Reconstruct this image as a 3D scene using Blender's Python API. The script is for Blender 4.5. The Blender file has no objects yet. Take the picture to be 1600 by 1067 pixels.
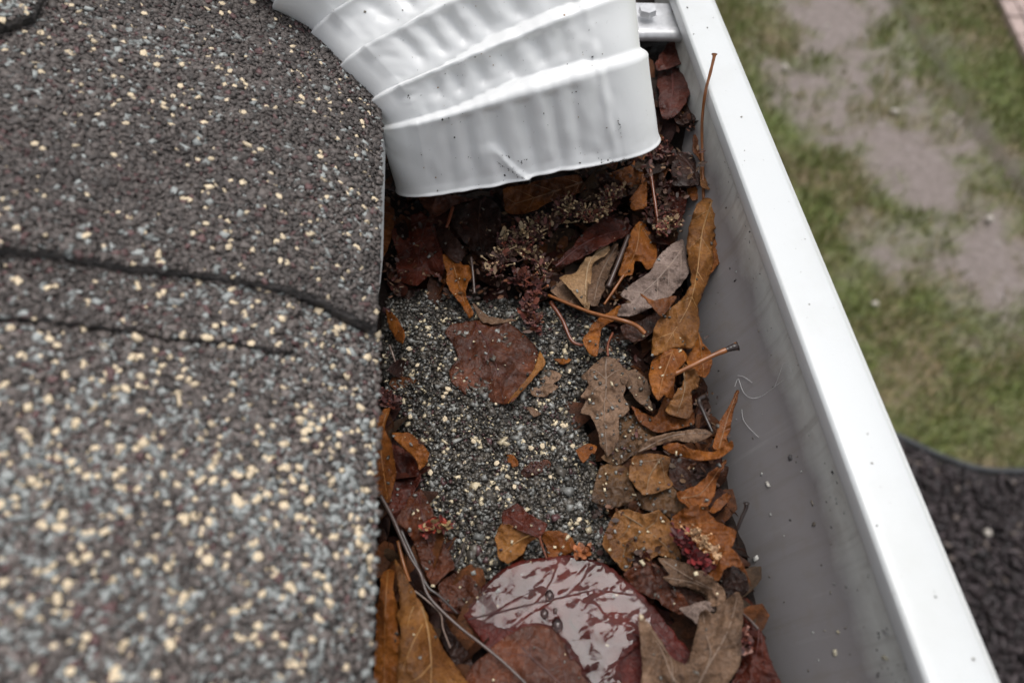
import bpy, bmesh, math, random
import numpy as np
from mathutils import Vector, noise
from mathutils.geometry import delaunay_2d_cdt
random.seed(7); RNG = np.random.default_rng(11)
S = bpy.context.scene; COL = S.collection
# ------------------------------------------------------------------ camera
FPX = 1100.0; CAMZ = 0.175; GROUND = -2.6
VPX, VPY = 635.0, -1150.0                      # where the gutter's long lines meet
_a, _b, _c = VPX-800, 533.5-VPY, FPX
_n = math.sqrt(_a*_a+_b*_b+_c*_c)
PSI = math.asin(_a/_n); PIT = math.acos(_c/_n/math.cos(PSI))
CR = np.array([math.cos(PSI), math.sin(PSI), 0.0]); CHZ = np.array([-math.sin(PSI), math.cos(PSI), 0.0])
CF = math.cos(PIT)*CHZ-np.array([0, 0, math.sin(PIT)]); CU = math.sin(PIT)*CHZ+np.array([0, 0, math.cos(PIT)])
CP = np.array([0.0, 0.0, CAMZ])
cam = bpy.data.cameras.new('camera'); camo = bpy.data.objects.new('camera', cam); COL.objects.link(camo)
cam.sensor_width = 36; cam.lens = 36*FPX/1600; cam.clip_start = 0.005; cam.clip_end = 1500
camo.location = CP; camo.rotation_euler = (math.pi/2-PIT, 0, PSI)
cam.dof.use_dof = True; cam.dof.focus_distance = 0.205; cam.dof.aperture_fstop = 11.5
S.camera = camo
# ------------------------------------------------------------------ world, sun, exposure
SUN_EL, SUN_AZ = 74, 28                        # azimuth from +Y towards +X
W = bpy.data.worlds.new('World'); S.world = W; W.use_nodes = True
nt = W.node_tree; nt.nodes.clear()
sky = nt.nodes.new('ShaderNodeTexSky'); sky.sky_type = 'NISHITA'; sky.sun_disc = False
sky.sun_elevation = math.radians(SUN_EL); sky.sun_rotation = math.radians(SUN_AZ); sky.dust_density = 4; sky.air_density = 1.0
hs = nt.nodes.new('ShaderNodeHueSaturation'); hs.inputs['Saturation'].default_value = 0.22
bg = nt.nodes.new('ShaderNodeBackground'); bg.inputs['Strength'].default_value = 0.15
wo = nt.nodes.new('ShaderNodeOutputWorld')
nt.links.new(sky.outputs[0], hs.inputs['Color']); nt.links.new(hs.outputs[0], bg.inputs['Color']); nt.links.new(bg.outputs[0], wo.inputs['Surface'])
sl = bpy.data.lights.new('sun', 'SUN'); so = bpy.data.objects.new('sun', sl); COL.objects.link(so)
sl.energy = 0.8; sl.angle = math.radians(26); sl.color = (1.0, 0.985, 0.96)
_e, _z = math.radians(SUN_EL), math.radians(SUN_AZ)
so.rotation_euler = Vector((math.cos(_e)*math.sin(_z), math.cos(_e)*math.cos(_z), math.sin(_e))).to_track_quat('Z', 'Y').to_euler()
so.location = (0.5, 1, 2)
S.view_settings.view_transform = 'Standard'; S.view_settings.look = 'None'; S.view_settings.gamma = 1
S.view_settings.exposure = 0.40; S.view_settings.use_curve_mapping = False
S.cycles.max_bounces = 8; S.cycles.transparent_max_bounces = 12

# ------------------------------------------------------------------ helpers
def ray(x, y): return CF+(x-800)/FPX*CR+(533.5-y)/FPX*CU
def un(x, y, z):
    d = ray(x, y); return CP+(z-CAMZ)/d[2]*d
def unv(xy, z):                                 # many pixels, heights in m
    xy = np.asarray(xy, float); z = np.broadcast_to(np.asarray(z, float), (len(xy),))
    d = CF+((xy[:, 0]-800)/FPX)[:, None]*CR+((533.5-xy[:, 1])/FPX)[:, None]*CU
    return CP+((z-CAMZ)/d[:, 2])[:, None]*d
def mk(name, verts, faces, mat=None, parent=None, smooth=False, loc=None):
    me = bpy.data.meshes.new(name); verts = np.asarray(verts, float)
    if loc is not None: verts = verts-np.asarray(loc)
    me.from_pydata(verts.tolist(), [], [list(map(int, f)) for f in faces]); me.update()
    o = bpy.data.objects.new(name, me); COL.objects.link(o)
    if loc is not None: o.location = loc
    if mat: me.materials.append(mat)
    if smooth: me.polygons.foreach_set('use_smooth', [True]*len(me.polygons))
    if parent is not None: child(o, parent)
    return o
def child(o, parent):
    o.parent = parent
    o.location = Vector(o.location)-world_loc(parent)
def world_loc(o):
    v = Vector(o.location)
    while o.parent: o = o.parent; v = v+Vector(o.location)
    return v
def fast(name, V, Fc, mat, col=None, parent=None, smooth=False):   # big triangle meshes from arrays
    me = bpy.data.meshes.new(name); n = len(V); m = len(Fc); k = Fc.shape[1]
    me.vertices.add(n); me.vertices.foreach_set('co', np.ascontiguousarray(V, np.float32).ravel())
    me.loops.add(m*k); me.loops.foreach_set('vertex_index', np.ascontiguousarray(Fc, np.int32).ravel())
    me.polygons.add(m); me.polygons.foreach_set('loop_start', np.arange(0, m*k, k, dtype=np.int32))
    me.update(calc_edges=True); me.validate()
    if col is not None:
        at = me.color_attributes.new('tint', 'FLOAT_COLOR', 'POINT')
        at.data.foreach_set('color', np.ascontiguousarray(np.c_[col, np.ones(len(col))], np.float32).ravel())
    if smooth: me.polygons.foreach_set('use_smooth', [True]*len(me.polygons))
    me.materials.append(mat)
    o = bpy.data.objects.new(name, me); COL.objects.link(o)
    if parent is not None: child(o, parent)
    return o
def tag(o, label, cat=None, group=None, kind=None):
    if label: o['label'] = label
    if cat: o['category'] = cat
    if group: o['group'] = group
    if kind: o['kind'] = kind
    return o
def empty(name, loc):
    o = bpy.data.objects.new(name, None); COL.objects.link(o); o.location = loc; o.empty_display_size = 0.02; return o
def solid(o, t, off=-1):
    m = o.modifiers.new('thickness', 'SOLIDIFY'); m.thickness = t; m.offset = off
def zoomed(ox, oy, s, pts):                     # points read off an enlarged view of the photograph
    return [(ox+p[0]/s, oy+p[1]/s)+tuple(p[2:]) for p in pts]
VIEW = {'a': (580, 240, 3.334), 'b': (860, 220, 3.334), 'c': (580, 500, 3.334), 'd': (860, 520, 3.334),
        'e': (570, 760, 3.475), 'f': (880, 760, 3.476), 'g': (780, 0, 3.335), 'p': (0, 0, 1.0)}
def vw(k, pts): return zoomed(*VIEW[k], pts)
def catmull(P, closed, sub, ten=1.0):
    P = np.asarray(P, float); n = len(P); out = []
    for i in range(n if closed else n-1):
        if closed: p0, p1, p2, p3 = P[i-1], P[i], P[(i+1) % n], P[(i+2) % n]
        else: p0, p1, p2, p3 = P[max(i-1, 0)], P[i], P[i+1], P[min(i+2, n-1)]
        for j in range(sub):
            t = j/sub
            c_ = .5*((2*p1)+(p2-p0)*t+(2*p0-5*p1+4*p2-p3)*t*t+(3*p1-p0-3*p2+p3)*t**3); out.append(c_*ten+(1-ten)*(p1+(p2-p1)*t))
    if not closed: out.append(P[-1])
    return np.array(out)
def inside(pts, poly):
    x, y = pts[:, 0], pts[:, 1]; r = np.zeros(len(pts), bool); n = len(poly)
    for i in range(n):
        x1, y1 = poly[i][0], poly[i][1]; x2, y2 = poly[i-1][0], poly[i-1][1]
        c = ((y1 > y) != (y2 > y))
        with np.errstate(divide='ignore', invalid='ignore'):
            r ^= c & (x < (x2-x1)*(y-y1)/(y2-y1+1e-12)+x1)
    return r
# ------------------------------------------------------------------ materials
class NB:
    def __init__(s, name):
        s.m = bpy.data.materials.new(name); s.m.use_nodes = True; s.t = s.m.node_tree
        s.b = s.t.nodes['Principled BSDF']; s.out = s.t.nodes['Material Output']
    def n(s, typ, **kw):
        x = s.t.nodes.new('ShaderNode'+typ)
        for k, v in kw.items():
            if k in x.inputs: x.inputs[k].default_value = v
            else: setattr(x, k, v)
        return x
    def l(s, a, b): s.t.links.new(a, b)
    def obj(s, rnd=False):
        tc = s.n('TexCoord')
        if not rnd: return tc.outputs['Object']
        oi = s.n('ObjectInfo'); mu = s.n('Math', operation='MULTIPLY'); mu.inputs[1].default_value = 7.3
        s.l(oi.outputs['Random'], mu.inputs[0]); ad = s.n('VectorMath', operation='ADD')
        s.l(tc.outputs['Object'], ad.inputs[0]); s.l(mu.outputs[0], ad.inputs[1]); return ad.outputs[0]
    def noise(s, vec, scale, detail=5, rough=.55):
        x = s.n('TexNoise'); x.inputs['Scale'].default_value = scale; x.inputs['Detail'].default_value = detail; x.inputs['Roughness'].default_value = rough
        s.l(vec, x.inputs['Vector']); return x.outputs['Fac']
    def ramp(s, fac, stops):
        r = s.n('ValToRGB'); e = r.color_ramp.elements
        while len(e) < len(stops): e.new(.5)
        for i, (p, c) in enumerate(stops):
            e[i].position = p; e[i].color = tuple(c)+(1,) if len(c) == 3 else c
        s.l(fac, r.inputs[0]); return r.outputs['Color']
    def rng(s, fac, a, b, c, d):
        r = s.n('MapRange'); r.inputs[1].default_value = a; r.inputs[2].default_value = b; r.inputs[3].default_value = c; r.inputs[4].default_value = d
        s.l(fac, r.inputs[0]); return r.outputs[0]
    def mix(s, f, a, b, mode='MIX'):
        m = s.n('Mix', data_type='RGBA', blend_type=mode)
        for i, v in ((0, f), (6, a), (7, b)):
            if isinstance(v, (int, float)): m.inputs[i].default_value = v
            elif isinstance(v, tuple): m.inputs[i].default_value = v+(1,) if len(v) == 3 else v
            else: s.l(v, m.inputs[i])
        return m.outputs[2]
    def bump(s, h, strength, dist, prev=None):
        b = s.n('Bump'); b.inputs['Strength'].default_value = strength; b.inputs['Distance'].default_value = dist
        s.l(h, b.inputs['Height'])
        if prev is not None: s.l(prev, b.inputs['Normal'])
        return b.outputs[0]
    def set(s, **kw):
        for k, v in kw.items():
            k = k.replace('_', ' ')
            if isinstance(v, (int, float)): s.b.inputs[k].default_value = v
            elif isinstance(v, tuple): s.b.inputs[k].default_value = v+(1,) if len(v) == 3 else v
            else: s.l(v, s.b.inputs[k])
        return s.m
LM = {}
def leaf_mat(key, c1, c2, spot=(.02, .012, .008), rough=.42, coat=.12, spots=.62, vein=.25):
    b = NB('leaf_'+key); v = b.obj(True)
    n1 = b.noise(v, 85, 7, .66); base = b.ramp(n1, [(.36, c1), (.52, tuple((x+y)/2 for x, y in zip(c1, c2))), (.62, c2)])
    n0 = b.noise(v, 38, 4, .6); base = b.mix(b.rng(n0, .5, .66, 0, .7), base, tuple(x*.45 for x in c1))
    n2 = b.noise(v, 420, 5, .7); base = b.mix(b.rng(n2, spots, spots+.1, 0, .75), base, spot)
    n3 = b.noise(v, 1500, 3, .6); base = b.mix(.6, base, b.ramp(n3, [(.3, (.42, .38, .35)), (.7, (1.1, 1.1, 1.1))]), 'MULTIPLY')
    vo = b.n('TexVoronoi', feature='DISTANCE_TO_EDGE'); vo.inputs['Scale'].default_value = 620; b.l(v, vo.inputs['Vector'])
    ve = b.rng(vo.outputs['Distance'], 0, .12, 1, 0)
    base = b.mix(b.rng(vo.outputs['Distance'], 0, .08, vein*.7, 0), base, tuple(min(1, x*1.35+.012) for x in c2))
    bm = b.bump(ve, .35, .00025); bm = b.bump(n1, .5, .0014, bm); bm = b.bump(n3, .4, .0002, bm)
    cn = b.bump(n2, .9, .0016); cn = b.bump(n1, .8, .003, cn)
    rg = b.rng(n2, .35, .65, rough-.12, rough+.22)
    LM[key] = b.set(Base_Color=base, Roughness=rg, Normal=bm, Coat_Weight=coat, Coat_Roughness=.04, Coat_Normal=cn, Specular_IOR_Level=.18)
leaf_mat('orange', (.14, .038, .005), (.30, .100, .014), rough=.46, coat=0.22)
leaf_mat('ochre', (.115, .040, .008), (.27, .112, .025), rough=.5, coat=0.2)
leaf_mat('brown', (.095, .025, .004), (.26, .082, .013), rough=.45, coat=0.32)
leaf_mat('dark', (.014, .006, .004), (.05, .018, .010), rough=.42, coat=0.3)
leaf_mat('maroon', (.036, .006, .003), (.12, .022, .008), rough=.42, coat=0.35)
leaf_mat('grey', (.13, .088, .070), (.30, .225, .19), spot=(.05, .032, .024), rough=.6, coat=0.05, spots=.56)
leaf_mat('taupe', (.09, .048, .026), (.235, .142, .088), spot=(.035, .02, .014), rough=.55, coat=0.22, spots=.55)
leaf_mat('umber', (.095, .034, .008), (.26, .115, .034), rough=.46, coat=0.32)
leaf_mat('tan', (.24, .13, .055), (.42, .27, .15), spot=(.12, .06, .02), rough=.55, coat=.05)
leaf_mat('wet', (.038, .009, .003), (.13, .034, .010), rough=.38, coat=0.55)
leaf_mat('wine', (.042, .006, .004), (.11, .015, .009), rough=.4, coat=0.15, spots=.7, vein=.1)
leaf_mat('wetbrown', (.06, .026, .009), (.16, .08, .030), rough=.42, coat=0.45)
def plain(name, c, rough=.5, coat=0, var=.35, scale=300, metal=0):
    b = NB(name); v = b.obj(True); n = b.noise(v, scale, 5)
    col = b.ramp(n, [(.3, tuple(x*(1-var) for x in c)), (.7, tuple(min(1, x*(1+var*.6)) for x in c))])
    return b.set(Base_Color=col, Roughness=rough, Coat_Weight=coat, Metallic=metal, Normal=b.bump(n, .3, .0003))
VEIN = {'umber': plain('vein_umber', (.2, .12, .06), .4), 'orange': plain('vein_orange', (.25, .1, .025), .4), 'ochre': plain('vein_ochre', (.29, .15, .05), .4), 'brown': plain('vein_brown', (.20, .09, .035), .4),
        'dark': plain('vein_dark', (.05, .024, .018), .4), 'maroon': plain('vein_maroon', (.08, .02, .015), .4), 'grey': plain('vein_grey', (.27, .2, .16), .5),
        'taupe': plain('vein_taupe', (.2, .135, .095), .5), 'tan': plain('vein_tan', (.42, .29, .17), .5), 'wet': plain('vein_wet', (.07, .022, .018), .3),
        'wine': plain('vein_wine', (.05, .012, .012), .3), 'wetbrown': plain('vein_wetbrown', (.18, .11, .06), .3)}
STEM = {'red': plain('stem_red_brown', (.17, .048, .02), .35, .4), 'orange': plain('stem_orange_brown', (.25, .085, .02), .38, .3),
        'grey': plain('twig_grey_brown', (.075, .047, .038), .4, .3), 'dark': plain('twig_dark', (.03, .018, .014), .4, .4), 'pale': plain('twig_pale', (.2, .14, .11), .4, .3)}
def tint_mat(name, rough=.5, coat=0., coat_r=.1):
    b = NB(name); a = b.n('VertexColor', layer_name='tint'); v = b.obj(); n = b.noise(v, 1800, 3)
    return b.set(Base_Color=b.mix(.5, a.outputs['Color'], b.ramp(n, [(.3, (.5, .5, .5)), (.7, (1, 1, 1))]), 'MULTIPLY'),
                 Roughness=rough, Coat_Weight=coat, Coat_Roughness=coat_r, Normal=b.bump(n, .25, .0002))
M_GRAN = tint_mat('granule_dry', .62, .05); M_GWET = tint_mat('granule_wet', .42, .25, .2)
M_FLOWER = tint_mat('flower_debris', .6); M_SPECK = tint_mat('dirt_speck', .6)
M_GRASS = tint_mat('grass_blade', .55); M_CHIP = tint_mat('bark_chip', .6, .1)
b = NB('asphalt_shingle'); v = b.obj(); vo = b.n('TexVoronoi'); vo.inputs['Scale'].default_value = 900; b.l(v, vo.inputs['Vector'])
M_SHBASE = b.set(Base_Color=b.ramp(vo.outputs['Color'], [(.2, (.02, .018, .017)), (.8, (.075, .066, .062))]), Roughness=.8, Normal=b.bump(vo.outputs['Distance'], .6, .0006))
def white_paint(name, base, dirt, dirt_pos, zlow=None):
    b = NB(name); v = b.obj(); n = b.noise(v, 28, 7, .65); n2 = b.noise(v, 900, 4, .7); n3 = b.noise(v, 160, 5, .6)
    c = b.mix(b.rng(n, dirt_pos, dirt_pos+.25, 0, .55), base, dirt)
    c = b.mix(b.rng(n2, .68, .74, 0, .6), c, (.2, .19, .17))
    if zlow:                                   # greyer, darker tone low on the wall, with an uneven upper edge
        sx = b.n('SeparateXYZ'); b.l(v, sx.inputs[0]); ad = b.n('Math', operation='MULTIPLY_ADD'); ad.inputs[1].default_value = .016
        b.l(n, ad.inputs[0]); b.l(sx.outputs['Z'], ad.inputs[2])
        c = b.mix(b.rng(ad.outputs[0], zlow[0], zlow[1], .85, 0), c, zlow[2])
        mp = b.n('Mapping'); mp.inputs['Scale'].default_value = (12, 300, 22); b.l(v, mp.inputs['Vector']); n4 = b.noise(mp.outputs[0], 1., 5, .6)
        c = b.mix(b.rng(n4, .52, .72, 0, .4), c, (.17, .145, .125)); c = b.mix(b.rng(n4, .26, .42, .25, 0), c, (.42, .41, .39))
        c = b.mix(b.rng(n3, .5, .75, 0, .3), c, (.19, .15, .11))
    bm = b.bump(n3, .15, .0006)
    return b.set(Base_Color=c, Roughness=b.rng(n3, .3, .7, .28, .48), Normal=bm, Coat_Weight=.15, Coat_Roughness=.15)
M_RIM = white_paint('white_rim_paint', (.585, .597, .595), (.50, .505, .48), .48)
M_GUT = white_paint('gutter_inner_paint', (.62, .625, .59), (.46, .45, .40), .42, (.0745, .0815, (.165, .145, .149)))
M_SPOUT = white_paint('downspout_paint', (.74, .745, .74), (.60, .60, .565), .52)
M_STEEL = plain('hanger_metal', (.55, .55, .56), .35, .2, .2, 300, .3)
b = NB('wet_silt'); v = b.obj(); n = b.noise(v, 160, 7, .7)
M_SILT = b.set(Base_Color=b.ramp(n, [(.3, (.005, .003, .0025)), (.7, (.022, .012, .008))]), Roughness=b.rng(n, .3, .7, .45, .8), Specular_IOR_Level=.25, Normal=b.bump(n, .8, .003))

# ------------------------------------------------------------------ ground far below
def gp(x, y, z=GROUND): return un(x, y, z)
def band(line):                                   # pixel line -> ground polyline
    return np.array([gp(*p)[:2] for p in line])
def pdist(P, line):
    d = np.full(len(P), 1e9)
    for i in range(len(line)-1):
        a, c = line[i], line[i+1]; ac = c-a
        t = np.clip(((P-a)@ac)/(ac@ac), 0, 1); d = np.minimum(d, np.linalg.norm(P-(a+t[:, None]*ac), axis=1))
    return d
PATH_C = band([(1150, -420), (1230, -160), (1285, -10), (1330, 100), (1395, 210), (1465, 305), (1535, 380)])
RUT = band([(1330, -200), (1405, 0), (1455, 70), (1510, 165), (1565, 245), (1625, 310), (1760, 440), (1900, 520)])
EDGE = catmull(band([(1180, 545), (1300, 640), (1415, 697), (1440, 709), (1480, 726), (1520, 738), (1562, 742), (1610, 740), (1700, 726), (1850, 690)]), False, 4)
def mudness(P):
    d = pdist(P, PATH_C); out = np.zeros(len(P))
    for i, (x, y) in enumerate(P):
        q = Vector((x, y, 0)); nz = noise.noise(q*2.2)*.5+noise.noise(q*6)*.35+noise.noise(q*14)*.25
        out[i] = .90-(d[i]-.12)/.55+nz*1.9
    return np.clip(out, 0, 1)
gx = np.concatenate([[-600, -150, -40, -10, -3], np.arange(-.4, 4.6, .05), [6, 10, 40, 150, 600]])
gy = np.concatenate([[-600, -150, -40, -10, -2], np.arange(.0, 8.0, .05), [9, 14, 40, 150, 600]])
GX, GY = np.meshgrid(gx, gy); GP = np.c_[GX.ravel(), GY.ravel()]
mud = mudness(GP); rut = np.clip(1-pdist(GP, RUT)/.11, 0, 1)
gz = np.array([noise.noise(Vector((x, y, 0))*3)*.02 if abs(x) < 9 and abs(y) < 9 else 0 for x, y in GP])-rut*.04
nx, ny = len(gx), len(gy); I = np.arange(nx*ny).reshape(ny, nx)
FQ = np.stack([I[:-1, :-1], I[:-1, 1:], I[1:, 1:], I[1:, :-1]], -1).reshape(-1, 4)
b = NB('lawn_soil'); a = b.n('VertexColor', layer_name='tint'); sp = b.n('SeparateColor'); b.l(a.outputs['Color'], sp.inputs[0]); v = b.obj()
n1 = b.noise(v, 3.2, 8, .65); n2 = b.noise(v, 22, 6, .65)
green = b.ramp(n1, [(.36, (.19, .145, .08)), (.5, (.125, .135, .042)), (.66, (.13, .17, .038))])
green = b.mix(.6, green, b.ramp(n2, [(.3, (.5, .5, .5)), (.7, (1.2, 1.15, 1.0))]), 'MULTIPLY')
mudc = b.ramp(n2, [(.3, (.13, .10, .082)), (.55, (.205, .165, .15)), (.75, (.27, .235, .222))])
c = b.mix(sp.outputs[0], green, mudc); c = b.mix(b.rng(sp.outputs[1], 0, 1, 0, .8), c, (.045, .03, .022))
M_GROUND = b.set(Base_Color=c, Roughness=b.rng(n2, .3, .7, .45, .85), Normal=b.bump(n2, .6, .03))
g = fast('ground', np.c_[GP, gz+GROUND], FQ, M_GROUND, np.c_[mud, rut, 0*mud], smooth=True)
tag(g, 'worn green lawn with a muddy pinkish track far below the gutter', kind='structure')
# grass
N = 90000
P = np.c_[RNG.uniform(.3, 4.4, N), RNG.uniform(.2, 6.5, N)]
md = mudness(P[:N])
bedpoly = np.vstack([EDGE, [[5, -1], [-.4, -1]]])
keep = (RNG.random(N) > md*1.05) & (RNG.random(N) > 1.1-pdist(P, RUT)/.12) & ~inside(P, bedpoly); P = P[keep]; n = len(P)
ang = RNG.uniform(0, 2*math.pi, n); h = RNG.uniform(.025, .065, n); w = RNG.uniform(.003, .006, n)
base = np.c_[P, np.full(n, GROUND-.01)]; dx = np.c_[np.cos(ang)*w, np.sin(ang)*w, 0*w]; ln = np.c_[RNG.normal(0, .03, (n, 2)), h+.02]
V = np.stack([base-dx, base+dx, base+ln], 1).reshape(-1, 3); Fc = np.arange(3*n).reshape(-1, 3)
pt = RNG.random(n); dry = np.array([noise.noise(Vector((x*1.7, y*1.7, 5))) for x, y in P])
col = np.where((pt < .22+.5*np.clip(dry, 0, 1))[:, None], np.array([.27, .215, .095]), np.array([.15, .185, .044]))*RNG.uniform(.6, 1.35, (n, 1))
tag(fast('grass', V, Fc, M_GRASS, np.repeat(col, 3, 0)), 'short patchy green and straw coloured lawn grass', 'grass', kind='stuff')
# mulch bed and its edging
bp = np.vstack([EDGE, [[4.5, -.6], [-.2, -.6]]])
tri = delaunay_2d_cdt([Vector(p) for p in bp], [], [list(range(len(bp)))], 1, 1e-6)
o = mk('mulch_bed', [(p.x, p.y, GROUND+.035) for p in tri[0]], tri[2], plain('mulch_soil', (.018, .012, .012), .8, 0, .4, 20))
tag(o, 'dark brown mulch bed inside the curved lawn edging', kind='structure')
P = np.c_[RNG.uniform(.2, 3.2, 22000), RNG.uniform(-.2, 2.0, 22000)]; P = P[inside(P, bp) & (pdist(P, EDGE) > .035)][:9000]; n = len(P)
box = np.array([[x, y, z] for x in (-1, 1) for y in (-1, 1) for z in (-1, 1)], float)
bf = np.array([[0, 1, 3], [0, 3, 2], [4, 6, 7], [4, 7, 5], [0, 4, 5], [0, 5, 1], [2, 3, 7], [2, 7, 6], [0, 2, 6], [0, 6, 4], [1, 5, 7], [1, 7, 3]])
def scatter_frames(n, tilt):
    q = RNG.uniform(0, 2*math.pi, n); a = RNG.normal(0, tilt, n); c2 = RNG.normal(0, tilt, n)
    x = np.c_[np.cos(q), np.sin(q), a]; x /= np.linalg.norm(x, axis=1)[:, None]
    z = np.c_[a*-np.cos(q)+c2*np.sin(q), a*-np.sin(q)-c2*np.cos(q), np.ones(n)]; z /= np.linalg.norm(z, axis=1)[:, None]
    y = np.cross(z, x); return x, y, z
X, Y, Zv = scatter_frames(n, .4)
sz = np.c_[RNG.uniform(.010, .032, n), RNG.uniform(.004, .011, n), RNG.uniform(.002, .005, n)]
bb = box[None]*sz[:, None, :]*RNG.uniform(.55, 1.2, (n, 8, 1))
V = np.c_[P, RNG.uniform(.038, .06, n)+GROUND][:, None]+bb[..., :1]*X[:, None]+bb[..., 1:2]*Y[:, None]+bb[..., 2:]*Zv[:, None]
col = np.array([.032, .022, .023])*RNG.uniform(.45, 1.7, (n, 1)); pale = RNG.random(n) < .035; col[pale] = np.array([.13, .1, .085])
tag(fast('bark_mulch', V.reshape(-1, 3), (bf[None]+8*np.arange(n)[:, None, None]).reshape(-1, 3), M_CHIP, np.repeat(col, 8, 0)), 'dark wet bark chips covering the garden bed', 'mulch', kind='stuff')
def ribbon(line, prof, name, mat, zb):           # sweep an (offset, z) profile along a ground line
    t = np.gradient(line, axis=0); t /= np.linalg.norm(t, axis=1)[:, None]; nn = np.c_[-t[:, 1], t[:, 0]]; k = len(prof)
    V = [(line[i, 0]+nn[i, 0]*p[0], line[i, 1]+nn[i, 1]*p[0], zb+p[1]) for i in range(len(line)) for p in prof]
    Fq = [(i*k+j, (i+1)*k+j, (i+1)*k+(j+1) % k, i*k+(j+1) % k) for i in range(len(line)-1) for j in range(k)]
    Fq += [tuple(range(k)), tuple(reversed(range((len(line)-1)*k, len(line)*k)))]
    return mk(name, V, Fq, mat)
o = ribbon(EDGE, [(-.014, -.06), (.014, -.06), (.014, .044), (.008, .054), (-.008, .054), (-.014, .044)], 'lawn_edging', plain('edging_stone', (.04, .042, .045), .7, .0, .7, 14), GROUND)
tag(o, 'low dark grey curved edging strip between lawn and mulch bed', 'edging')
# pinkish pavers at the top right corner
pav = empty('brick_paving', tuple(gp(1640, 20)[:2])+(GROUND,)); tag(pav, 'corner of pinkish brick paving past the far grass strip', kind='structure')
A0 = gp(1535, -30)[:2]; A1 = gp(1605, 118)[:2]; ax = (A1-A0)/np.linalg.norm(A1-A0); ay = np.array([-ax[1], ax[0]])
M_PAV = plain('paver_pink', (.40, .30, .27), .7, 0, .25, 9)
pm = None
for i in range(-6, 12):
    for j in range(0, 7):
        bx, by, bz = .098, .048, .03
        c0 = A0+ax*(i*.205+(j % 2)*.1)+ay*(j*.105+.055)
        if pm is None:
            o = mk('paver', [(x*bx*(.96 if z > 0 else 1), y*by*(.95 if z > 0 else 1), z*bz) for x, y, z in box], [(0, 1, 3, 2), (4, 6, 7, 5), (0, 4, 5, 1), (2, 3, 7, 6), (0, 2, 6, 4), (1, 5, 7, 3)], M_PAV); pm = o.data
        else: o = bpy.data.objects.new('paver', pm); COL.objects.link(o)
        o.location = (c0[0], c0[1], GROUND+.02+random.uniform(-.004, .004)); o.rotation_euler = (0, 0, math.atan2(ax[1], ax[0])+random.uniform(-.01, .01))
        child(o, pav)
# pale stones lying on the lawn
M_PEB = plain('pale_pebble', (.42, .38, .33), .6, 0, .2, 60)
for (x, y, r, lab) in [(1226, 107, .020, 'buff rounded pebble on the grassy side of the muddy track'), (1397, 176, .022, 'white round pebble in the middle of the muddy track'),
                       (1366, 476, .017, 'whitish pebble lying in green lawn below the mud'), (1545, 344, .02, 'cream pebble near the lower end of the mud'),
                       (1533, 838, .015, 'tan pebble lying among the dark bark mulch'), (1292, 42, .012, 'tiny white pebble beside the track top')]:
    p = gp(x, y, GROUND+.02); bm = bmesh.new(); bmesh.ops.create_icosphere(bm, subdivisions=2, radius=r)
    for vv in bm.verts: vv.co = vv.co*(1+.18*noise.noise(vv.co*40+Vector((x, y, 0)))); vv.co.z *= .55
    me = bpy.data.meshes.new('pebble'); bm.to_mesh(me); bm.free(); me.materials.append(M_PEB); me.polygons.foreach_set('use_smooth', [True]*len(me.polygons))
    o = bpy.data.objects.new('pebble', me); COL.objects.link(o); o.location = (p[0], p[1], GROUND+.03 if y < 700 else GROUND+.07); tag(o, lab, 'pebble', 'pale pebbles on the ground')

# ------------------------------------------------------------------ house: wall, fascia, shingled eave
XE, ZE = -.0220, .045
def roof_z(x):
    s = XE-np.asarray(x, float); return ZE+np.where(s > 0, .36*s+.0063*(1-np.exp(-np.maximum(s, 0)/.009)), 1.06*s)
def roof_n(x):
    s = np.maximum(XE-np.asarray(x, float), 0); g = -(.36+.7*np.exp(-s/.009)); n = np.stack([-g, 0*g, np.ones_like(g)], -1); return n/np.linalg.norm(n, axis=-1)[..., None]
def un_roof(x, y, off=0):
    d = ray(x, y); lo, hi = .01, .8
    for _ in range(50):
        m = (lo+hi)/2; p = CP+m*d
        if p[2] > roof_z(p[0])+off: lo = m
        else: hi = m
    return CP+lo*d
house = empty('house', (-.9, .2, GROUND)); tag(house, 'shingled eave of the house above the white gutter', 'house')
def boxpart(name, lo, hi, mat, parent):
    lo, hi = np.array(lo), np.array(hi); c0 = (lo+hi)/2; h = (hi-lo)/2
    return mk(name, box*h+c0, [(0, 1, 3, 2), (4, 6, 7, 5), (0, 4, 5, 1), (2, 3, 7, 6), (0, 2, 6, 4), (1, 5, 7, 3)], mat, parent, loc=c0)
M_WALL = plain('siding', (.55, .54, .5), .6, 0, .1, 4); M_DECK = plain('roof_deck', (.05, .045, .04), .85, 0, .3, 40)
boxpart('wall', (-2.2, -3, GROUND-.05), (-.45, 3.4, -.16), M_WALL, house)
boxpart('fascia', (-.062, -3, -.14), (-.0435, 3.4, .028), M_WALL, house)
boxpart('soffit', (-.45, -3, -.15), (-.062, 3.4, -.135), M_WALL, house)
XS = np.concatenate([np.linspace(XE-.0005, XE-.045, 26), np.linspace(XE-.05, -.16, 12), [-.2, -.3, -.5, -.9, -1.4]])
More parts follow.
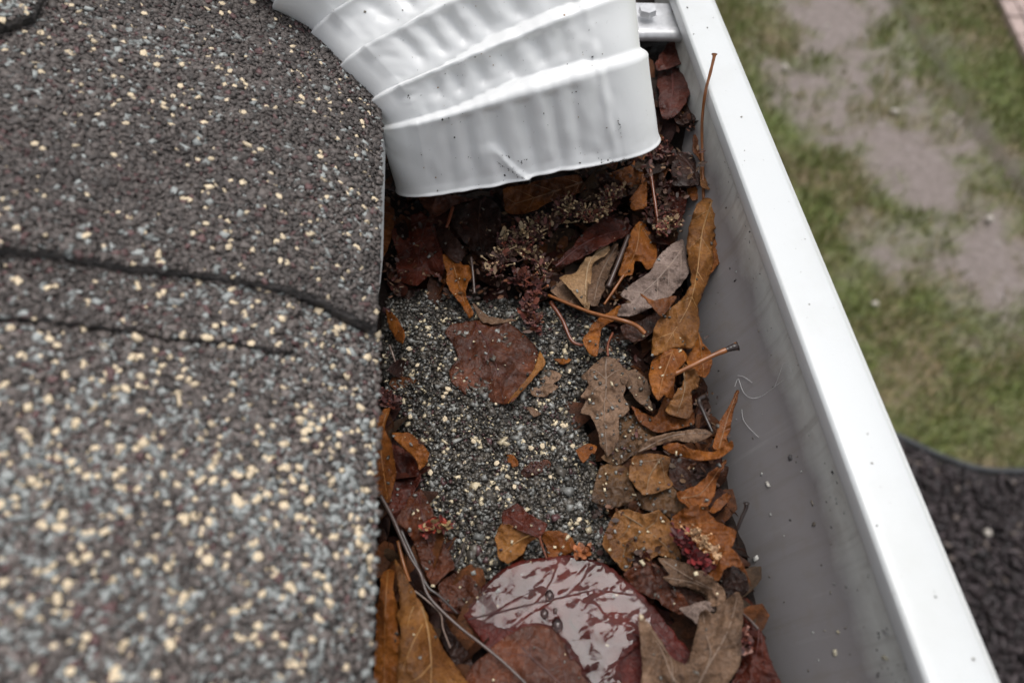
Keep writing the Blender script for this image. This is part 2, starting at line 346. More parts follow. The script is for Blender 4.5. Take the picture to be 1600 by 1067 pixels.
def strip(name, y0, y1, off, thick, xs=XS, ny=60, edge=0.):
    """one shingle layer: y0(x), y1(x) bounds, lying off above the roof curve"""
    V = []; top = []
    for k in range(ny+1):
        for x in xs:
            a, c2 = y0(x), y1(x); y = a+(c2-a)*k/ny; nn = roof_n(x)
            wob = .0006*noise.noise(Vector((x*60, y*45, 3)))
            jag = edge*noise.noise(Vector((0, y*160, 1)))+edge*.6*noise.noise(Vector((0, y*700, 1))) if x == xs[0] else 0
            p = np.array([x+jag, y, float(roof_z(x))])+nn*(off+wob); top.append(p); V.append(p-nn*thick)
    n = len(xs); T = len(top); V = top+V
    Fq = []
    for k in range(ny):
        for i in range(n-1):
            q = k*n+i; Fq.append((q, q+n, q+n+1, q+1)); Fq.append((T+q, T+q+1, T+q+n+1, T+q+n))
        a = k*n; Fq.append((a, T+a, T+a+n, a+n)); a = k*n+n-1; Fq.append((a, a+n, T+a+n, T+a))
    for i in range(n-1):
        Fq.append((i, i+1, T+i+1, T+i)); a = ny*n+i; Fq.append((a, T+a, T+a+1, a+1))
    c0 = (XE-.05, float(y0(XE)+y1(XE))/2, ZE)
    return mk(name, V, Fq, M_SHBASE, house, True, loc=c0)
l1 = [un_roof(*p, .002) for p in [(0, 398), (60, 403), (100, 409), (150, 416), (190, 425), (250, 427), (300, 433), (350, 440), (400, 449), (440, 458), (470, 467), (500, 480), (530, 496), (560, 511), (592, 526)]]
l2 = [un_roof(*p, .001) for p in [(0, 496), (100, 506), (200, 518), (300, 530), (400, 544), (430, 549)]]
l1 = sorted((p[0], p[1]) for p in l1); l2 = sorted((p[0], p[1]) for p in l2)
def Y1(x): return float(np.interp(x, [q[0] for q in l1], [q[1] for q in l1]))+.0006*noise.noise(Vector((x*220, 0, 2)))
def Y2(x): return float(np.interp(x, [q[0] for q in l2], [q[1] for q in l2]))+.0008*noise.noise(Vector((x*180, 0, 9)))
YN, YFAR = -.9, 1.6
near = strip('shingle', lambda x: YN, lambda x: Y1(x)+.03, .0, .003, ny=220, edge=.0006)
xs2 = XS[XS < -.0375]
mid = strip('shingle', Y2, lambda x: Y1(x)+.02, .0012, .0014, xs2, 10, .0004)
XF = XS.copy(); XF[:26] = np.linspace(XE-.0030, XE-.045, 26)
far = strip('shingle', Y1, lambda x: YFAR, .0039, .0036, XF, 260, .0006)
for o, t in ((near, 'lower shingle layer thick with cream granules'), (mid, 'thin middle shingle strip fading out before the eave'), (far, 'upper shingle layer of dark brown granules')): o['label'] = t
c4 = un_roof(30, 26, .006)
def Y4(x): return c4[1]+(x-c4[0])*1.35
xs4 = XS[(XS < un_roof(72, 0, .006)[0])]
up = strip('shingle', lambda x: max(Y4(x), .02), lambda x: YFAR-.05, .0068, .003, xs4, 120, .0004); up['label'] = 'raised shingle corner overlapping the upper layer'
# granules
t_ = (1+5**.5)/2
ICO = np.array([(-1, t_, 0), (1, t_, 0), (-1, -t_, 0), (1, -t_, 0), (0, -1, t_), (0, 1, t_), (0, -1, -t_), (0, 1, -t_), (t_, 0, -1), (t_, 0, 1), (-t_, 0, -1), (-t_, 0, 1)], float)/math.sqrt(1+t_*t_)
ICF = np.array([(0, 11, 5), (0, 5, 1), (0, 1, 7), (0, 7, 10), (0, 10, 11), (1, 5, 9), (5, 11, 4), (11, 10, 2), (10, 7, 6), (7, 1, 8), (3, 9, 4), (3, 4, 2), (3, 2, 6), (3, 6, 8), (3, 8, 9), (4, 9, 5), (2, 4, 11), (6, 2, 10), (8, 6, 7), (9, 8, 1)])
def granules(name, P, NRM, size, col, mat, parent=None, flat=.7, tilt=.25):
    n = len(P); NRM = NRM+RNG.normal(0, tilt, (n, 3)); NRM = NRM/np.linalg.norm(NRM, axis=1)[:, None]; q = RNG.normal(size=(n, 3)); x = q-(q*NRM).sum(1)[:, None]*NRM; x /= np.linalg.norm(x, axis=1)[:, None]; y = np.cross(NRM, x)
    sc = np.c_[RNG.uniform(.7, 1.5, n), RNG.uniform(.5, 1.05, n), RNG.uniform(flat*.6, flat*1.3, n)]*(size*np.exp(RNG.normal(0, .18, n)))[:, None]
    s = (box[None]*.8+RNG.uniform(-.42, .42, (n, 8, 3)))*sc[:, None]
    V = P[:, None]+s[..., :1]*x[:, None]+s[..., 1:2]*y[:, None]+s[..., 2:]*NRM[:, None]
    if parent is not None: V = V-np.array(world_loc(parent))
    o = fast(name, V.reshape(-1, 3), (bf[None]+8*np.arange(n)[:, None, None]).reshape(-1, 3), mat, np.repeat(col, 8, 0))
    if parent is not None: o.parent = parent
    o['kind'] = 'stuff'; return o
def gran_cols(n, cream, blue, red):
    r = RNG.random(n); col = np.array([.080, .069, .056])*RNG.uniform(.35, 1.8, (n, 1))
    m = r < cream; col[m] = np.array([.72, .60, .40])*RNG.uniform(.75, 1.2, (m.sum(), 1))
    m = (r >= cream) & (r < cream+blue); col[m] = np.array([.25, .248, .23])*RNG.uniform(.6, 1.5, (m.sum(), 1))
    m = (r >= cream+blue) & (r < cream+blue+red); col[m] = np.array([.085, .038, .038])*RNG.uniform(.7, 1.3, (m.sum(), 1))
    return col
def roof_cells(x0, x1, y0, y1, sp):
    xs = np.arange(x0, x1, sp*.93); ys = np.arange(y0, y1, sp); A, B = np.meshgrid(xs, ys)
    P = np.c_[A.ravel(), B.ravel()]; return P+RNG.uniform(-.48, .48, P.shape)*sp
CREAM_SPOTS = []
def lay(shingle, P, off, sp, mixf):
    x, y = P[:, 0], P[:, 1]; nrm = roof_n(x)
    wob = np.array([.0006*noise.noise(Vector((a*60, c*45, 3))) for a, c in P])
    Q = np.c_[x, y, roof_z(x)]+nrm*(off+wob+RNG.uniform(-.0001, .00028, len(x)))[:, None]
    size = RNG.uniform(.48, 1.02, len(x))*sp; f = mixf(x, y)
    r = RNG.random(len(x)); col = np.array([.092, .077, .070])*(1+.65*np.clip(f, 0, 1))[:, None]*RNG.uniform(.5, 1.5, (len(x), 1))
    pc, pb = .019+.075*f, .04+.30*f
    m = r < pc; col[m] = np.array([.74, .60, .41])*RNG.uniform(.7, 1.2, (m.sum(), 1)); size[m] *= RNG.uniform(.9, 1.5, m.sum())
    m = (r >= pc) & (r < pc+pb); col[m] = np.array([.29, .305, .295])*RNG.uniform(.6, 1.4, (m.sum(), 1))
    m = (r >= pc+pb) & (r < pc+pb+.05); col[m] = np.array([.115, .062, .060])*RNG.uniform(.7, 1.3, (m.sum(), 1))
    big = (r < pc) & (size > np.quantile(size[r < pc], .55)) if (r < pc).sum() > 20 else np.zeros(len(r), bool)
    for i in np.where(big)[0]: CREAM_SPOTS.append((shingle, Q[i], nrm[i], size[i]))
    k = ~big
    granules('granules', Q[k], nrm[k], size[k], col[k], M_GRAN, shingle, .5, .17)
SP = .00070
P = roof_cells(-.135, XE, -.02, .125, SP); y1v = np.array([Y1(a) for a in P[:, 0]]); y2v = np.array([Y2(a) for a in P[:, 0]])
def fnear(x, y):
    a = np.array([noise.noise(Vector((p*35, q*35, 8))) for p, q in zip(x, y)])
    return np.clip(.75+.9*a, .15, 1.25)
def fmid(x, y): return np.clip(.25+(x+.065)*9, .2, .9)
def ffar(x, y):
    a = np.array([noise.noise(Vector((p*30, q*30, 4))) for p, q in zip(x, y)]); return np.clip(.12+.4*a, 0, .5)
midzone = (P[:, 0] < -.0375) & (P[:, 1] > y2v)
lay(near, P[(P[:, 1] < y1v+.001) & ~midzone], .0002, SP, fnear)
lay(mid, P[midzone & (P[:, 1] < y1v+.001)], .0014, SP, fmid)
P = roof_cells(-.15, XE-.0030, .085, .30, SP); y1v = np.array([Y1(a) for a in P[:, 0]]); P4 = np.array([Y4(a) for a in P[:, 0]])
lay(far, P[(P[:, 1] > y1v) & ~((P[:, 1] > P4+.002) & (P[:, 0] < xs4[0]-.002))], .0041, SP, ffar)
P = roof_cells(-.15, xs4[0], .10, .26, SP); P4 = np.array([Y4(a) for a in P[:, 0]])
lay(up, P[P[:, 1] > P4], .0070, SP, lambda x, y: np.full(len(x), .9))
# the cream granules that show largest, one by one
M_CREAM = plain('cream_granule', (.74, .60, .41), .6, 0, .25, 700)
protos = []
for k in range(6):
    bm = bmesh.new(); bmesh.ops.create_icosphere(bm, subdivisions=1, radius=1)
    for vv in bm.verts: vv.co *= random.uniform(.75, 1.2)
    me = bpy.data.meshes.new('granule'); bm.to_mesh(me); bm.free(); me.materials.append(M_CREAM); protos.append(me)
CREAM_SPOTS.sort(key=lambda s: np.linalg.norm(s[1]-CP)/s[3]); cnt = {}
def in_view(p):
    d = p-CP; t = d@CF
    return t > 0 and -60 < 800+FPX*(d@CR)/t < 1660 and -40 < 533.5-FPX*(d@CU)/t < 1110
rest = []
for s in CREAM_SPOTS:
    k = s[0].name
    if in_view(s[1]) and cnt.get(k, 0) < 200:
        cnt[k] = cnt.get(k, 0)+1
        o = bpy.data.objects.new('granule', random.choice(protos)); COL.objects.link(o); o.parent = s[0]
        o.location = Vector(s[1])-world_loc(s[0]); o.rotation_euler = (Vector(s[2]).to_track_quat('Z', 'Y').to_matrix() @ __import__('mathutils').Matrix.Rotation(random.uniform(0, 6.28), 3, 'Z')).to_euler()
        o.scale = (s[3]*random.uniform(.85, 1.4), s[3]*random.uniform(.7, 1.05), s[3]*random.uniform(.5, .8))
    else: rest.append(s)
for sh in (near, mid, far, up):
    rs = [s for s in rest if s[0] == sh]
    if rs: granules('cream_granules', np.array([s[1] for s in rs]), np.array([s[2] for s in rs]), np.array([s[3] for s in rs]), np.array([[.74, .60, .41]]*len(rs))*RNG.uniform(.75, 1.15, (len(rs), 1)), M_GRAN, sh)
# drip edge: a bare white line shows along the upper shingle
yd0 = un(597, 470, ZE-.002)[1]
de = []
for y in np.linspace(-.9, 1.6, 400):
    f_ = np.clip((y-yd0)/.012, 0, 1); ex = XE-.0035+.0029*f_; zt = ZE-.0046+.0052*f_; zb = ZE-.011+.0065*f_
    de += [(ex, y, zt), (ex, y, zb), (ex-.0007, y, zb), (ex-.0007, y, zt)]
Fq = [(i*4+j, (i+1)*4+j, (i+1)*4+(j+1) % 4, i*4+(j+1) % 4) for i in range(399) for j in range(4)]
mk('drip_edge', de, Fq, M_RIM, house, loc=(XE, .2, .02))

# ------------------------------------------------------------------ gutter
gut = empty('rain_gutter', (.03, .1, -.05)); tag(gut, 'white metal rain gutter clogged with wet leaves along the eave', 'gutter')
RI, RO = .0760, .0895
WALLP = [(RI+.0012, .0335), (RI+.0010, .026), (.0766, .0215), (.0750, .016), (.0700, .006), (.0660, -.003), (.0600, -.018), (.055, -.034), (.052, -.047), (.049, -.050), (.04, -.0510), (-.035, -.0505), (-.0385, -.049), (-.0395, -.046), (-.040, .0), (-.0415, .040)]
wp = catmull(np.array(WALLP), False, 4)
def sweep(name, prof, mat, ys, smooth=True, closed=False, parent=gut):
    k = len(prof); V = [(p[0], y, p[1]) for y in ys for p in prof]; m = k if closed else k-1
    Fq = [(i*k+j, i*k+(j+1) % k, (i+1)*k+(j+1) % k, (i+1)*k+j) for i in range(len(ys)-1) for j in range(m)]
    return mk(name, V, Fq, mat, parent, smooth, loc=(.03, .1, -.05))
YS = np.linspace(-1.2, 1.8, 60)
tr = sweep('trough', wp, M_GUT, YS); solid(tr, .0006, 1)
rimp = [(RI+.0014, .0300), (RI, .0302), (RI-.0004, .0315), (RI-.0004, .0349), (RI-.0001, .0354), (RI+.0006, .0357), (.082, .0358), (.0868, .0357), (.0884, .0351), (.0893, .0341), (.0896, .0328), (.0896, .014), (.0885, .010), (.083, .0035), (.078, -.004), (.0735, -.015), (.070, -.022), (.0695, -.047),
        (.0655, -.0525), (.0450, -.0526), (.0445, -.0516), (.0650, -.0516), (.0683, -.0468), (.0688, -.0225), (.0722, -.0145), (.0768, -.0035), (.082, .004), (.0873, .0105), (.0884, .0145), (.0884, .0325), (.0870, .0343), (.0782, .0346), (.0776, .0335)]
rim = sweep('front_lip', catmull(np.array(rimp), True, 2), M_RIM, YS, True, True); rim['label'] = 'bright white rolled front lip'
# hidden hanger spanning the gutter beyond the downspout
hp = [un(1002, 28, .030), un(1068, 30, .030)]
yh = hp[0][1]; hw = .010
V = []; xsn = np.linspace(-.038, RI+.006, 30)
for x in xsn:
    zz = .026+.003*math.sin((x+.04)*26); e = .0022 if x > .06 else 0
    for (dy, dz) in [(-hw, -.002), (-hw, .0), (-hw*.8, .0012), (-hw*.3, .0002), (hw*.3, .0002), (hw*.8, .0012), (hw, .0), (hw, -.002)]: V.append((x, yh+dy, zz+dz+e))
k = 8; Fq = [(i*k+j, i*k+(j+1) % k, (i+1)*k+(j+1) % k, (i+1)*k+j) for i in range(29) for j in range(k)]+[tuple(range(k)), tuple(reversed(range(29*k, 30*k)))]
hang = mk('hanger', V, Fq, M_STEEL, gut, True, loc=(.02, yh, .026)); hang['label'] = 'grey metal hanger strap across the gutter'
bm = bmesh.new(); bmesh.ops.create_cone(bm, cap_ends=True, segments=6, radius1=.0032, radius2=.003, depth=.002)
me = bpy.data.meshes.new('screw_head'); bm.to_mesh(me); bm.free(); me.materials.append(M_STEEL)
o = bpy.data.objects.new('screw_head', me); COL.objects.link(o); o.location = (.066, yh, .0325); child(o, hang)
def un_wall(x, y, lift=0.):
    d = ray(x, y); best = None
    for i in range(len(wp)-1):
        (x1, z1), (x2, z2) = wp[i], wp[i+1]
        n = np.array([z2-z1, 0, -(x2-x1)]); n /= np.linalg.norm(n); p0 = np.array([x1, 0, z1])
        t = ((p0-CP)@n)/(d@n); p = CP+t*d
        if min(z1, z2)-1e-9 <= p[2] <= max(z1, z2)+1e-9 and t > 0 and p[0] > .04:
            nn = n if n@d < 0 else -n
            if best is None or t < best[0]: best = (t, p+nn*lift, nn)
    return best[1:] if best else None
spk = []
for _ in range(120):
    t = random.random(); y = 200+t**.8*870; xi = 1060+.363*y; x = xi-abs(random.gauss(0, 1))*70-6 if random.random() < .6 else random.uniform(1120, xi)
    r = un_wall(x, y, .00005)
    if r: spk.append((r[0], r[1], random.choice([.00016, .0002, .00026, .0003]), random.choice([(.05, .045, .04), (.4, .4, .37), (.25, .22, .18), (.3, .29, .27), (.12, .1, .08)])))
for (x, y, s, c) in [(1310, 987, .0007, (.6, .52, .35)), (1305, 1019, .0007, (.62, .55, .4)), (1384, 1027, .0009, (.55, .5, .38)), (1200, 757, .00062, (.7, .66, .58)), (1182, 873, .0007, (.62, .6, .55)), (1383, 988, .0006, (.35, .34, .33)), (1373, 1053, .0005, (.2, .19, .18)), (1236, 716, .0005, (.1, .09, .09)), (1240, 538, .0004, (.08, .08, .07)), (1268, 616, .0004, (.12, .1, .09)), (1272, 612, .0003, (.12, .1, .09))]:
    r = un_wall(x, y, .0001)
    if r: spk.append((r[0], r[1], s, c))
for _ in range(25): spk.append((np.array([random.uniform(RI+.001, RO-.003), random.uniform(.0, .3), .0359]), np.array([0., 0., 1.]), random.choice([.00009, .00012, .0002]), random.choice([(.1, .09, .08), (.3, .28, .24), (.2, .17, .13)])))
sp_ = granules('dirt_specks', np.array([s[0] for s in spk]), np.array([s[1] for s in spk]), np.array([s[2] for s in spk]), np.array([s[3] for s in spk]), M_SPECK, gut, .5)

# ------------------------------------------------------------------ wet silt and litter under the leaves
def heap(x, y):                                   # debris level across the gutter
    s = np.clip((y-.125)/.05, 0, 1); s2 = np.clip((y-.168)/.03, 0, 1); return .004*s+.010*s*np.clip((x-.03)/.04, 0, 1)+s2*(.004+.009*np.clip((x-.03)/.03, 0, 1))
xs = np.linspace(-.0385, .0765, 62); ys = np.linspace(-.6, .9, 420)
V = [(x, y, float(heap(x, y))-.0075+.0022*noise.noise(Vector((x*90, y*90, 0)))+.001*noise.noise(Vector((x*300, y*300, 0)))) for y in ys for x in xs]
k = len(xs); Fq = [(i*k+j, i*k+j+1, (i+1)*k+j+1, (i+1)*k+j) for i in range(len(ys)-1) for j in range(k-1)]
o = mk('silt', V, Fq, M_SILT, smooth=True); tag(o, 'black wet silt under the leaves in the gutter', 'silt', kind='stuff')
n = 520; lv = []; lf = []; lc = []
shape = np.array([(0, 0), (.28, .22), (.6, .2), (1, 0), (.6, -.2), (.28, -.22)]); 
for i in range(n):
    x = random.uniform(-.036, .064); y = random.uniform(-.10, .34)
    if random.random() < .3: x = random.uniform(.035, .068)
    q = random.uniform(0, 6.28); L = random.uniform(.008, .022); tl = random.gauss(0, .28); tw = random.gauss(0, .3); z = float(heap(x, y))-.0062+random.uniform(0, .003)
    bse = len(lv); pts = [(0, 0), (.14, .16), (.35, .24), (.6, .2), (.82, .1), (1, 0), (.82, -.1), (.6, -.2), (.35, -.24), (.14, -.16), (.35, 0), (.65, 0)]
    for (a, c2) in pts:
        a2 = a-.5; zz = a2*L*tl+c2*L*tw+abs(c2)*L*.35-(a2**2)*L*.25
        px, py = x+(a2*math.cos(q)-c2*math.sin(q))*L, y+(a2*math.sin(q)+c2*math.cos(q))*L
        wallx = .0655+(z+zz)*.55
        lv.append((min(max(px, -.038), wallx-.001), py, min(z+zz, float(heap(x, y))-.0018)))
        lc.append(())
    for t in [(0, 1, 10), (1, 2, 10), (2, 3, 10), (3, 11, 10), (3, 4, 11), (4, 5, 11), (5, 6, 11), (6, 7, 11), (7, 10, 11), (7, 8, 10), (8, 9, 10), (9, 0, 10)]: lf.append([bse+j for j in t])
    c0 = random.choice([(.03, .01, .005), (.06, .02, .007), (.018, .008, .005), (.11, .036, .01), (.045, .01, .006)]); f = random.uniform(.5, 1.3)
    for j in range(bse, len(lv)): lc[j] = tuple(c*f for c in c0)
def zone():
    q = random.random()
    if q < .55: return random.uniform(985, 1125), random.uniform(300, 905)
    if q < .75: return random.uniform(600, 1100), random.uniform(285, 460)
    if q < .88: return random.uniform(590, 650), random.uniform(560, 1060)
    return random.uniform(640, 1180), random.uniform(850, 1066)
for i in range(420):
    zx, zy = zone(); p0 = un(zx, zy, 0.); x, y = p0[0], p0[1]
    if x > .062+float(heap(x, y))*.5: x = .058
    L = random.uniform(.006, .017); Wd = L*random.uniform(.35, .75); rad = random.uniform(.0022, .007); q = Vector((random.gauss(0, .45), random.gauss(0, .45), 1)).normalized()
    rot = q.to_track_quat('Z', 'Y').to_matrix() @ __import__('mathutils').Matrix.Rotation(random.uniform(0, 6.28), 3, 'Z'); sg = random.choice((-1, 1)); bse = len(lv)
    c0 = random.choice([(.05, .016, .006), (.08, .026, .007), (.03, .01, .006), (.11, .036, .009), (.06, .014, .007), (.07, .04, .022)]); f = random.uniform(.6, 1.3)
    zc = float(heap(x, y))-.0035+random.uniform(0, .004); ph = random.uniform(0, 9)
    for a_ in range(7):
        tt = a_/6; hw_ = Wd*.5*max(.06, math.sin(math.pi*min(1, .08+tt*.9))**.7)*(1+.3*noise.noise(Vector((a_*.9, ph, i))))
        for c_i in range(5):
            w_ = hw_*(c_i/2-1); an = w_/rad; v3 = rot @ Vector(((tt-.5)*L, rad*math.sin(an), sg*rad*(1-math.cos(an))+.0012*math.sin(tt*3+ph)))
            zt = min(zc+v3.z, float(heap(x, y))+.0024); lv.append((min(max(x+v3.x, -.038), .0648+zt*.55), y+v3.y, zt)); lc.append(tuple(c*f for c in c0))
    for a_ in range(6):
        for c_i in range(4):
            k0 = bse+a_*5+c_i; lf.append([k0, k0+1, k0+6]); lf.append([k0, k0+6, k0+5])
b = NB('leaf_litter'); a = b.n('VertexColor', layer_name='tint'); v = b.obj(); n1 = b.noise(v, 260, 6, .7); n2 = b.noise(v, 1300, 4, .6)
cc = b.mix(.85, a.outputs['Color'], b.ramp(n1, [(.32, (.25, .22, .2)), (.5, (.8, .8, .8)), (.68, (1.5, 1.35, 1.2))]), 'MULTIPLY')
M_LITTER = b.set(Base_Color=b.mix(.5, cc, b.ramp(n2, [(.3, (.4, .4, .4)), (.7, (1.1, 1.1, 1.1))]), 'MULTIPLY'), Roughness=.6, Specular_IOR_Level=.25, Normal=b.bump(n2, .4, .0004, b.bump(n1, .6, .0015)))
o = fast('leaf_litter', np.array(lv), np.array(lf), M_LITTER, np.array(lc), smooth=True); tag(o, 'dark rotting leaf litter packed beneath the upper leaves', 'leaf litter', kind='stuff')

# ------------------------------------------------------------------ granule pile washed off the roof
PILE = [(604, 470), (650, 452), (700, 462), (760, 468), (830, 470), (905, 478), (960, 520), (1000, 545), (1005, 590), (935, 600), (905, 640), (925, 700), (935, 740), (948, 800), (975, 850), (960, 880), (900, 868), (850, 882), (800, 885), (755, 915), (712, 895), (690, 850), (660, 790), (645, 740), (640, 700), (610, 660), (600, 600)]
PILE = catmull(PILE, True, 4)
def pile_h(xy):
    d = np.array([min(np.hypot(PILE[:, 0]-p[0], PILE[:, 1]-p[1])) for p in xy])
    return -.0042+.0046*np.clip(d/55, 0, 1)**.6+np.array([.0021*noise.noise(Vector((p[0]/48, p[1]/48, 0)))+.0005*noise.noise(Vector((p[0]/14, p[1]/14, 0))) for p in xy])
A, C = np.meshgrid(np.arange(590, 1015, 5.), np.arange(440, 925, 5.)); Q = np.c_[A.ravel(), C.ravel()]; ins = inside(Q, PILE); hh = np.where(ins, pile_h(Q)-.0003, -.0075)
I = np.arange(len(Q)).reshape(A.shape); quad = np.stack([I[:-1, :-1], I[1:, :-1], I[1:, 1:], I[:-1, 1:]], -1).reshape(-1, 4); quad = quad[ins[quad].any(1)]
b = NB('grit_silt'); v = b.obj(); n = b.noise(v, 1400, 4, .7); n2 = b.noise(v, 180, 4)
M_GSILT = b.set(Base_Color=b.mix(.6, b.ramp(n, [(.35, (.012, .010, .008)), (.6, (.05, .044, .038)), (.72, (.16, .14, .11))]), b.ramp(n2, [(.35, (.4, .36, .32)), (.65, (1, 1, 1))]), 'MULTIPLY'), Roughness=.45, Normal=b.bump(n, .8, .0008))
used = np.unique(quad); rm = -np.ones(len(Q), int); rm[used] = np.arange(len(used))
o = fast('grit_bed', unv(Q, hh)[used], rm[quad], M_GSILT, smooth=True); tag(o, 'wet dark silt binding the heap of roofing granules', 'silt', kind='stuff')
c_ = RNG.uniform([590, 440], [1015, 925], (30000, 2)); c_ = c_[inside(c_, PILE)]
cell = np.floor(c_/4.35).astype(int); _, idx = np.unique(cell, axis=0, return_index=True); c1 = c_[idx]
P1 = unv(c1, pile_h(c1)); c2_ = c_[RNG.choice(len(c_), 2600, False)]; P2 = unv(c2_, pile_h(c2_)+RNG.uniform(.0003, .0007, len(c2_)))
c3_ = c_[RNG.choice(len(c_), 7000, False)]; P3 = unv(c3_, pile_h(c3_)+RNG.uniform(-.0001, .0005, len(c3_)))
P = np.vstack([P1, P2, P3]); n = len(P); szs = np.r_[np.exp(RNG.normal(-7.72, .32, len(P1)+len(P2))), RNG.uniform(.0001, .00026, len(P3))]; nr = RNG.normal(0, .35, (n, 3)); nr[:, 2] = 1; nr /= np.linalg.norm(nr, axis=1)[:, None]
pile = granules('granule_pile', P, nr, szs, gran_cols(n, .075, .2, .05)*(1-.55*np.array([max(0, noise.noise(Vector(p)*130)) for p in P]))[:, None], M_GWET, None, .65)
tag(pile, 'heap of wet dark roofing granules washed into the gutter', 'granules')
# larger cream granules lying loose on the pile
k = 0
for (x, y) in [(727, 570), (652, 571), (700, 608), (697, 614), (693, 620), (641, 651), (847, 697), (776, 724), (777, 764), (763, 765), (836, 641), (712, 561), (889, 580), (804, 760), (672, 738), (727, 722), (695, 655), (1000, 568), (885, 850), (905, 812), (775, 630), (895, 697), (830, 700), (860, 745), (740, 690), (640, 545), (670, 525), (930, 570), (880, 665)]:
    z = float(pile_h(np.array([[x, y]]))[0])+.0007; p = un(x, y, z)
    o = bpy.data.objects.new('loose_granule', protos[k % 6]); k += 1; COL.objects.link(o); o.location = p; s = random.uniform(.0006, .00088)
    o.scale = (s*1.2, s*.95, s*.75); o.rotation_euler = (random.uniform(-.3, .3), random.uniform(-.3, .3), random.uniform(0, 6))
    tag(o, 'cream coloured roofing granule lying on the dark granule heap', 'granule', 'cream granules on the granule heap')

# ------------------------------------------------------------------ leaves
def tps(ctrl, val, lam=1e-3):
    ctrl = np.asarray(ctrl, float)/100; n = len(ctrl)
    def U(r2): return .5*r2*np.log(r2+1e-9)
    K = U(((ctrl[:, None]-ctrl[None])**2).sum(-1))+lam*np.eye(n); Pm = np.c_[np.ones(n), ctrl]
    A = np.zeros((n+3, n+3)); A[:n, :n] = K; A[:n, n:] = Pm; A[n:, :n] = Pm.T
    s = np.linalg.solve(A+1e-9*np.eye(n+3), np.r_[val, 0, 0, 0])
    def f(q):
        q = np.atleast_2d(np.asarray(q, float)[..., :2])/100
        return U(((q[:, None]-ctrl[None])**2).sum(-1))@s[:n]+np.c_[np.ones(len(q)), q]@s[n:]
    return f
LEAVES = []; SCAT = []
def leaf(label, view, outline, mat, h=1., gx=0., gy=0., dome=0., mid=None, veins=None, auto=0, wrinkle=.45, ser=0., stem=None, name='dead_leaf', rag=1.5, thick=.00022, vw_=1.05, curl=None, gran=0, wave=1.0, crumple=1.0):
    """outline in view pixels, optional third value = extra mm; h mm, gx/gy mm per 100 px; curl=(angle deg, mm per (100px)^2)"""
    O = vw(view, outline); xy = np.array([p[:2] for p in O]); ex = np.array([p[2] if len(p) > 2 else 0. for p in O]); c0 = xy.mean(0)
    lr = random.Random(label); wav = min(1.2, .25+np.ptp(xy, 0).max()/130)*wave; ex = ex+np.array([lr.gauss(0, 1.05)*wav for _ in ex]); ctrl = [*xy]; val = [*ex]; M = None
    if mid: M = np.array([p[:2] for p in vw(view, mid)])
    if M is not None:
        for p in (M[1:-1] if len(M) > 2 else [M.mean(0)]): ctrl.append(p); val.append(dome+np.interp(0, [0, 1], [ex.mean(), 0]))
    elif dome: ctrl.append(c0); val.append(dome+ex.mean())
    f0 = tps(ctrl, np.array(val)); seed = (len(LEAVES)*13.7) % 97
    def hz(q):
        q = np.atleast_2d(np.asarray(q, float)); r = h+gx*(q[:, 0]-c0[0])/100+gy*(q[:, 1]-c0[1])/100+f0(q)
        if curl:
            a = math.radians(curl[0]); t = ((q[:, 0]-c0[0])*math.cos(a)+(q[:, 1]-c0[1])*math.sin(a))/100; r = r+curl[1]*t*t
        r = r+wrinkle*np.array([noise.noise(Vector((p[0]/26, p[1]/26, seed)))+.45*noise.noise(Vector((p[0]/9, p[1]/9, seed+5))) for p in q])
        r = r+crumple*np.array([.75*(.45-2*abs(noise.noise(Vector((p[0]/21, p[1]/21, seed+9)))))+.42*(.45-2*abs(noise.noise(Vector((p[0]/9.5, p[1]/9.5, seed+2))))) for p in q])
        return r*.001
    B = catmull(xy, True, 8, .5)
    seg = np.linalg.norm(B-np.roll(B, 1, 0), axis=1); B = B[seg > .25]
    tg = np.roll(B, -1, 0)-np.roll(B, 1, 0); tg /= np.linalg.norm(tg, axis=1)[:, None]+1e-9; nn = np.c_[tg[:, 1], -tg[:, 0]]
    s = np.cumsum(np.linalg.norm(B-np.roll(B, 1, 0), axis=1))
    off = rag*np.array([noise.noise(Vector((q/11, seed, 0)))+.6*noise.noise(Vector((q/3.2, seed, 3)))-1.6*max(0, noise.noise(Vector((q/15, seed, 8)))-.32)*4 for q in s])
    if ser: off = off+ser*(((s/9.) % 1)-.5)
    B = B+nn*off[:, None]
    lo, hi = B.min(0), B.max(0); stp = max(2.3, math.sqrt((hi-lo).prod()/2200))
    A, C = np.meshgrid(np.arange(lo[0], hi[0], stp), np.arange(lo[1], hi[1], stp)); G = np.c_[A.ravel(), C.ravel()]; G = G+RNG.uniform(-.3, .3, G.shape)*stp
    G = G[inside(G, B)]
    if len(G): G = G[np.array([np.min(np.hypot(B[:, 0]-p[0], B[:, 1]-p[1])) for p in G]) > stp*.45]
    pts = [Vector(p) for p in B]+[Vector(p) for p in G]; nb = len(B)
    r = delaunay_2d_cdt(pts, [], [list(range(nb))], 1, 1e-4)
    q = np.array([tuple(p) for p in r[0]]); W3 = unv(q, hz(q)); tri = [t for t in r[2] if len(t) == 3]
    tri = [tuple(reversed(t)) for t in tri]
    loc = un(c0[0], c0[1], float(hz([c0])[0]))
    o = mk(name, W3, tri, LM[mat], None, True, loc=loc); solid(o, thick, -1)
    if o.data.polygons and sum(p.normal.z*p.area for p in o.data.polygons) < 0: o.data.flip_normals()
    tag(o, label, 'leaf', 'dead leaves in the gutter')
    lines = []
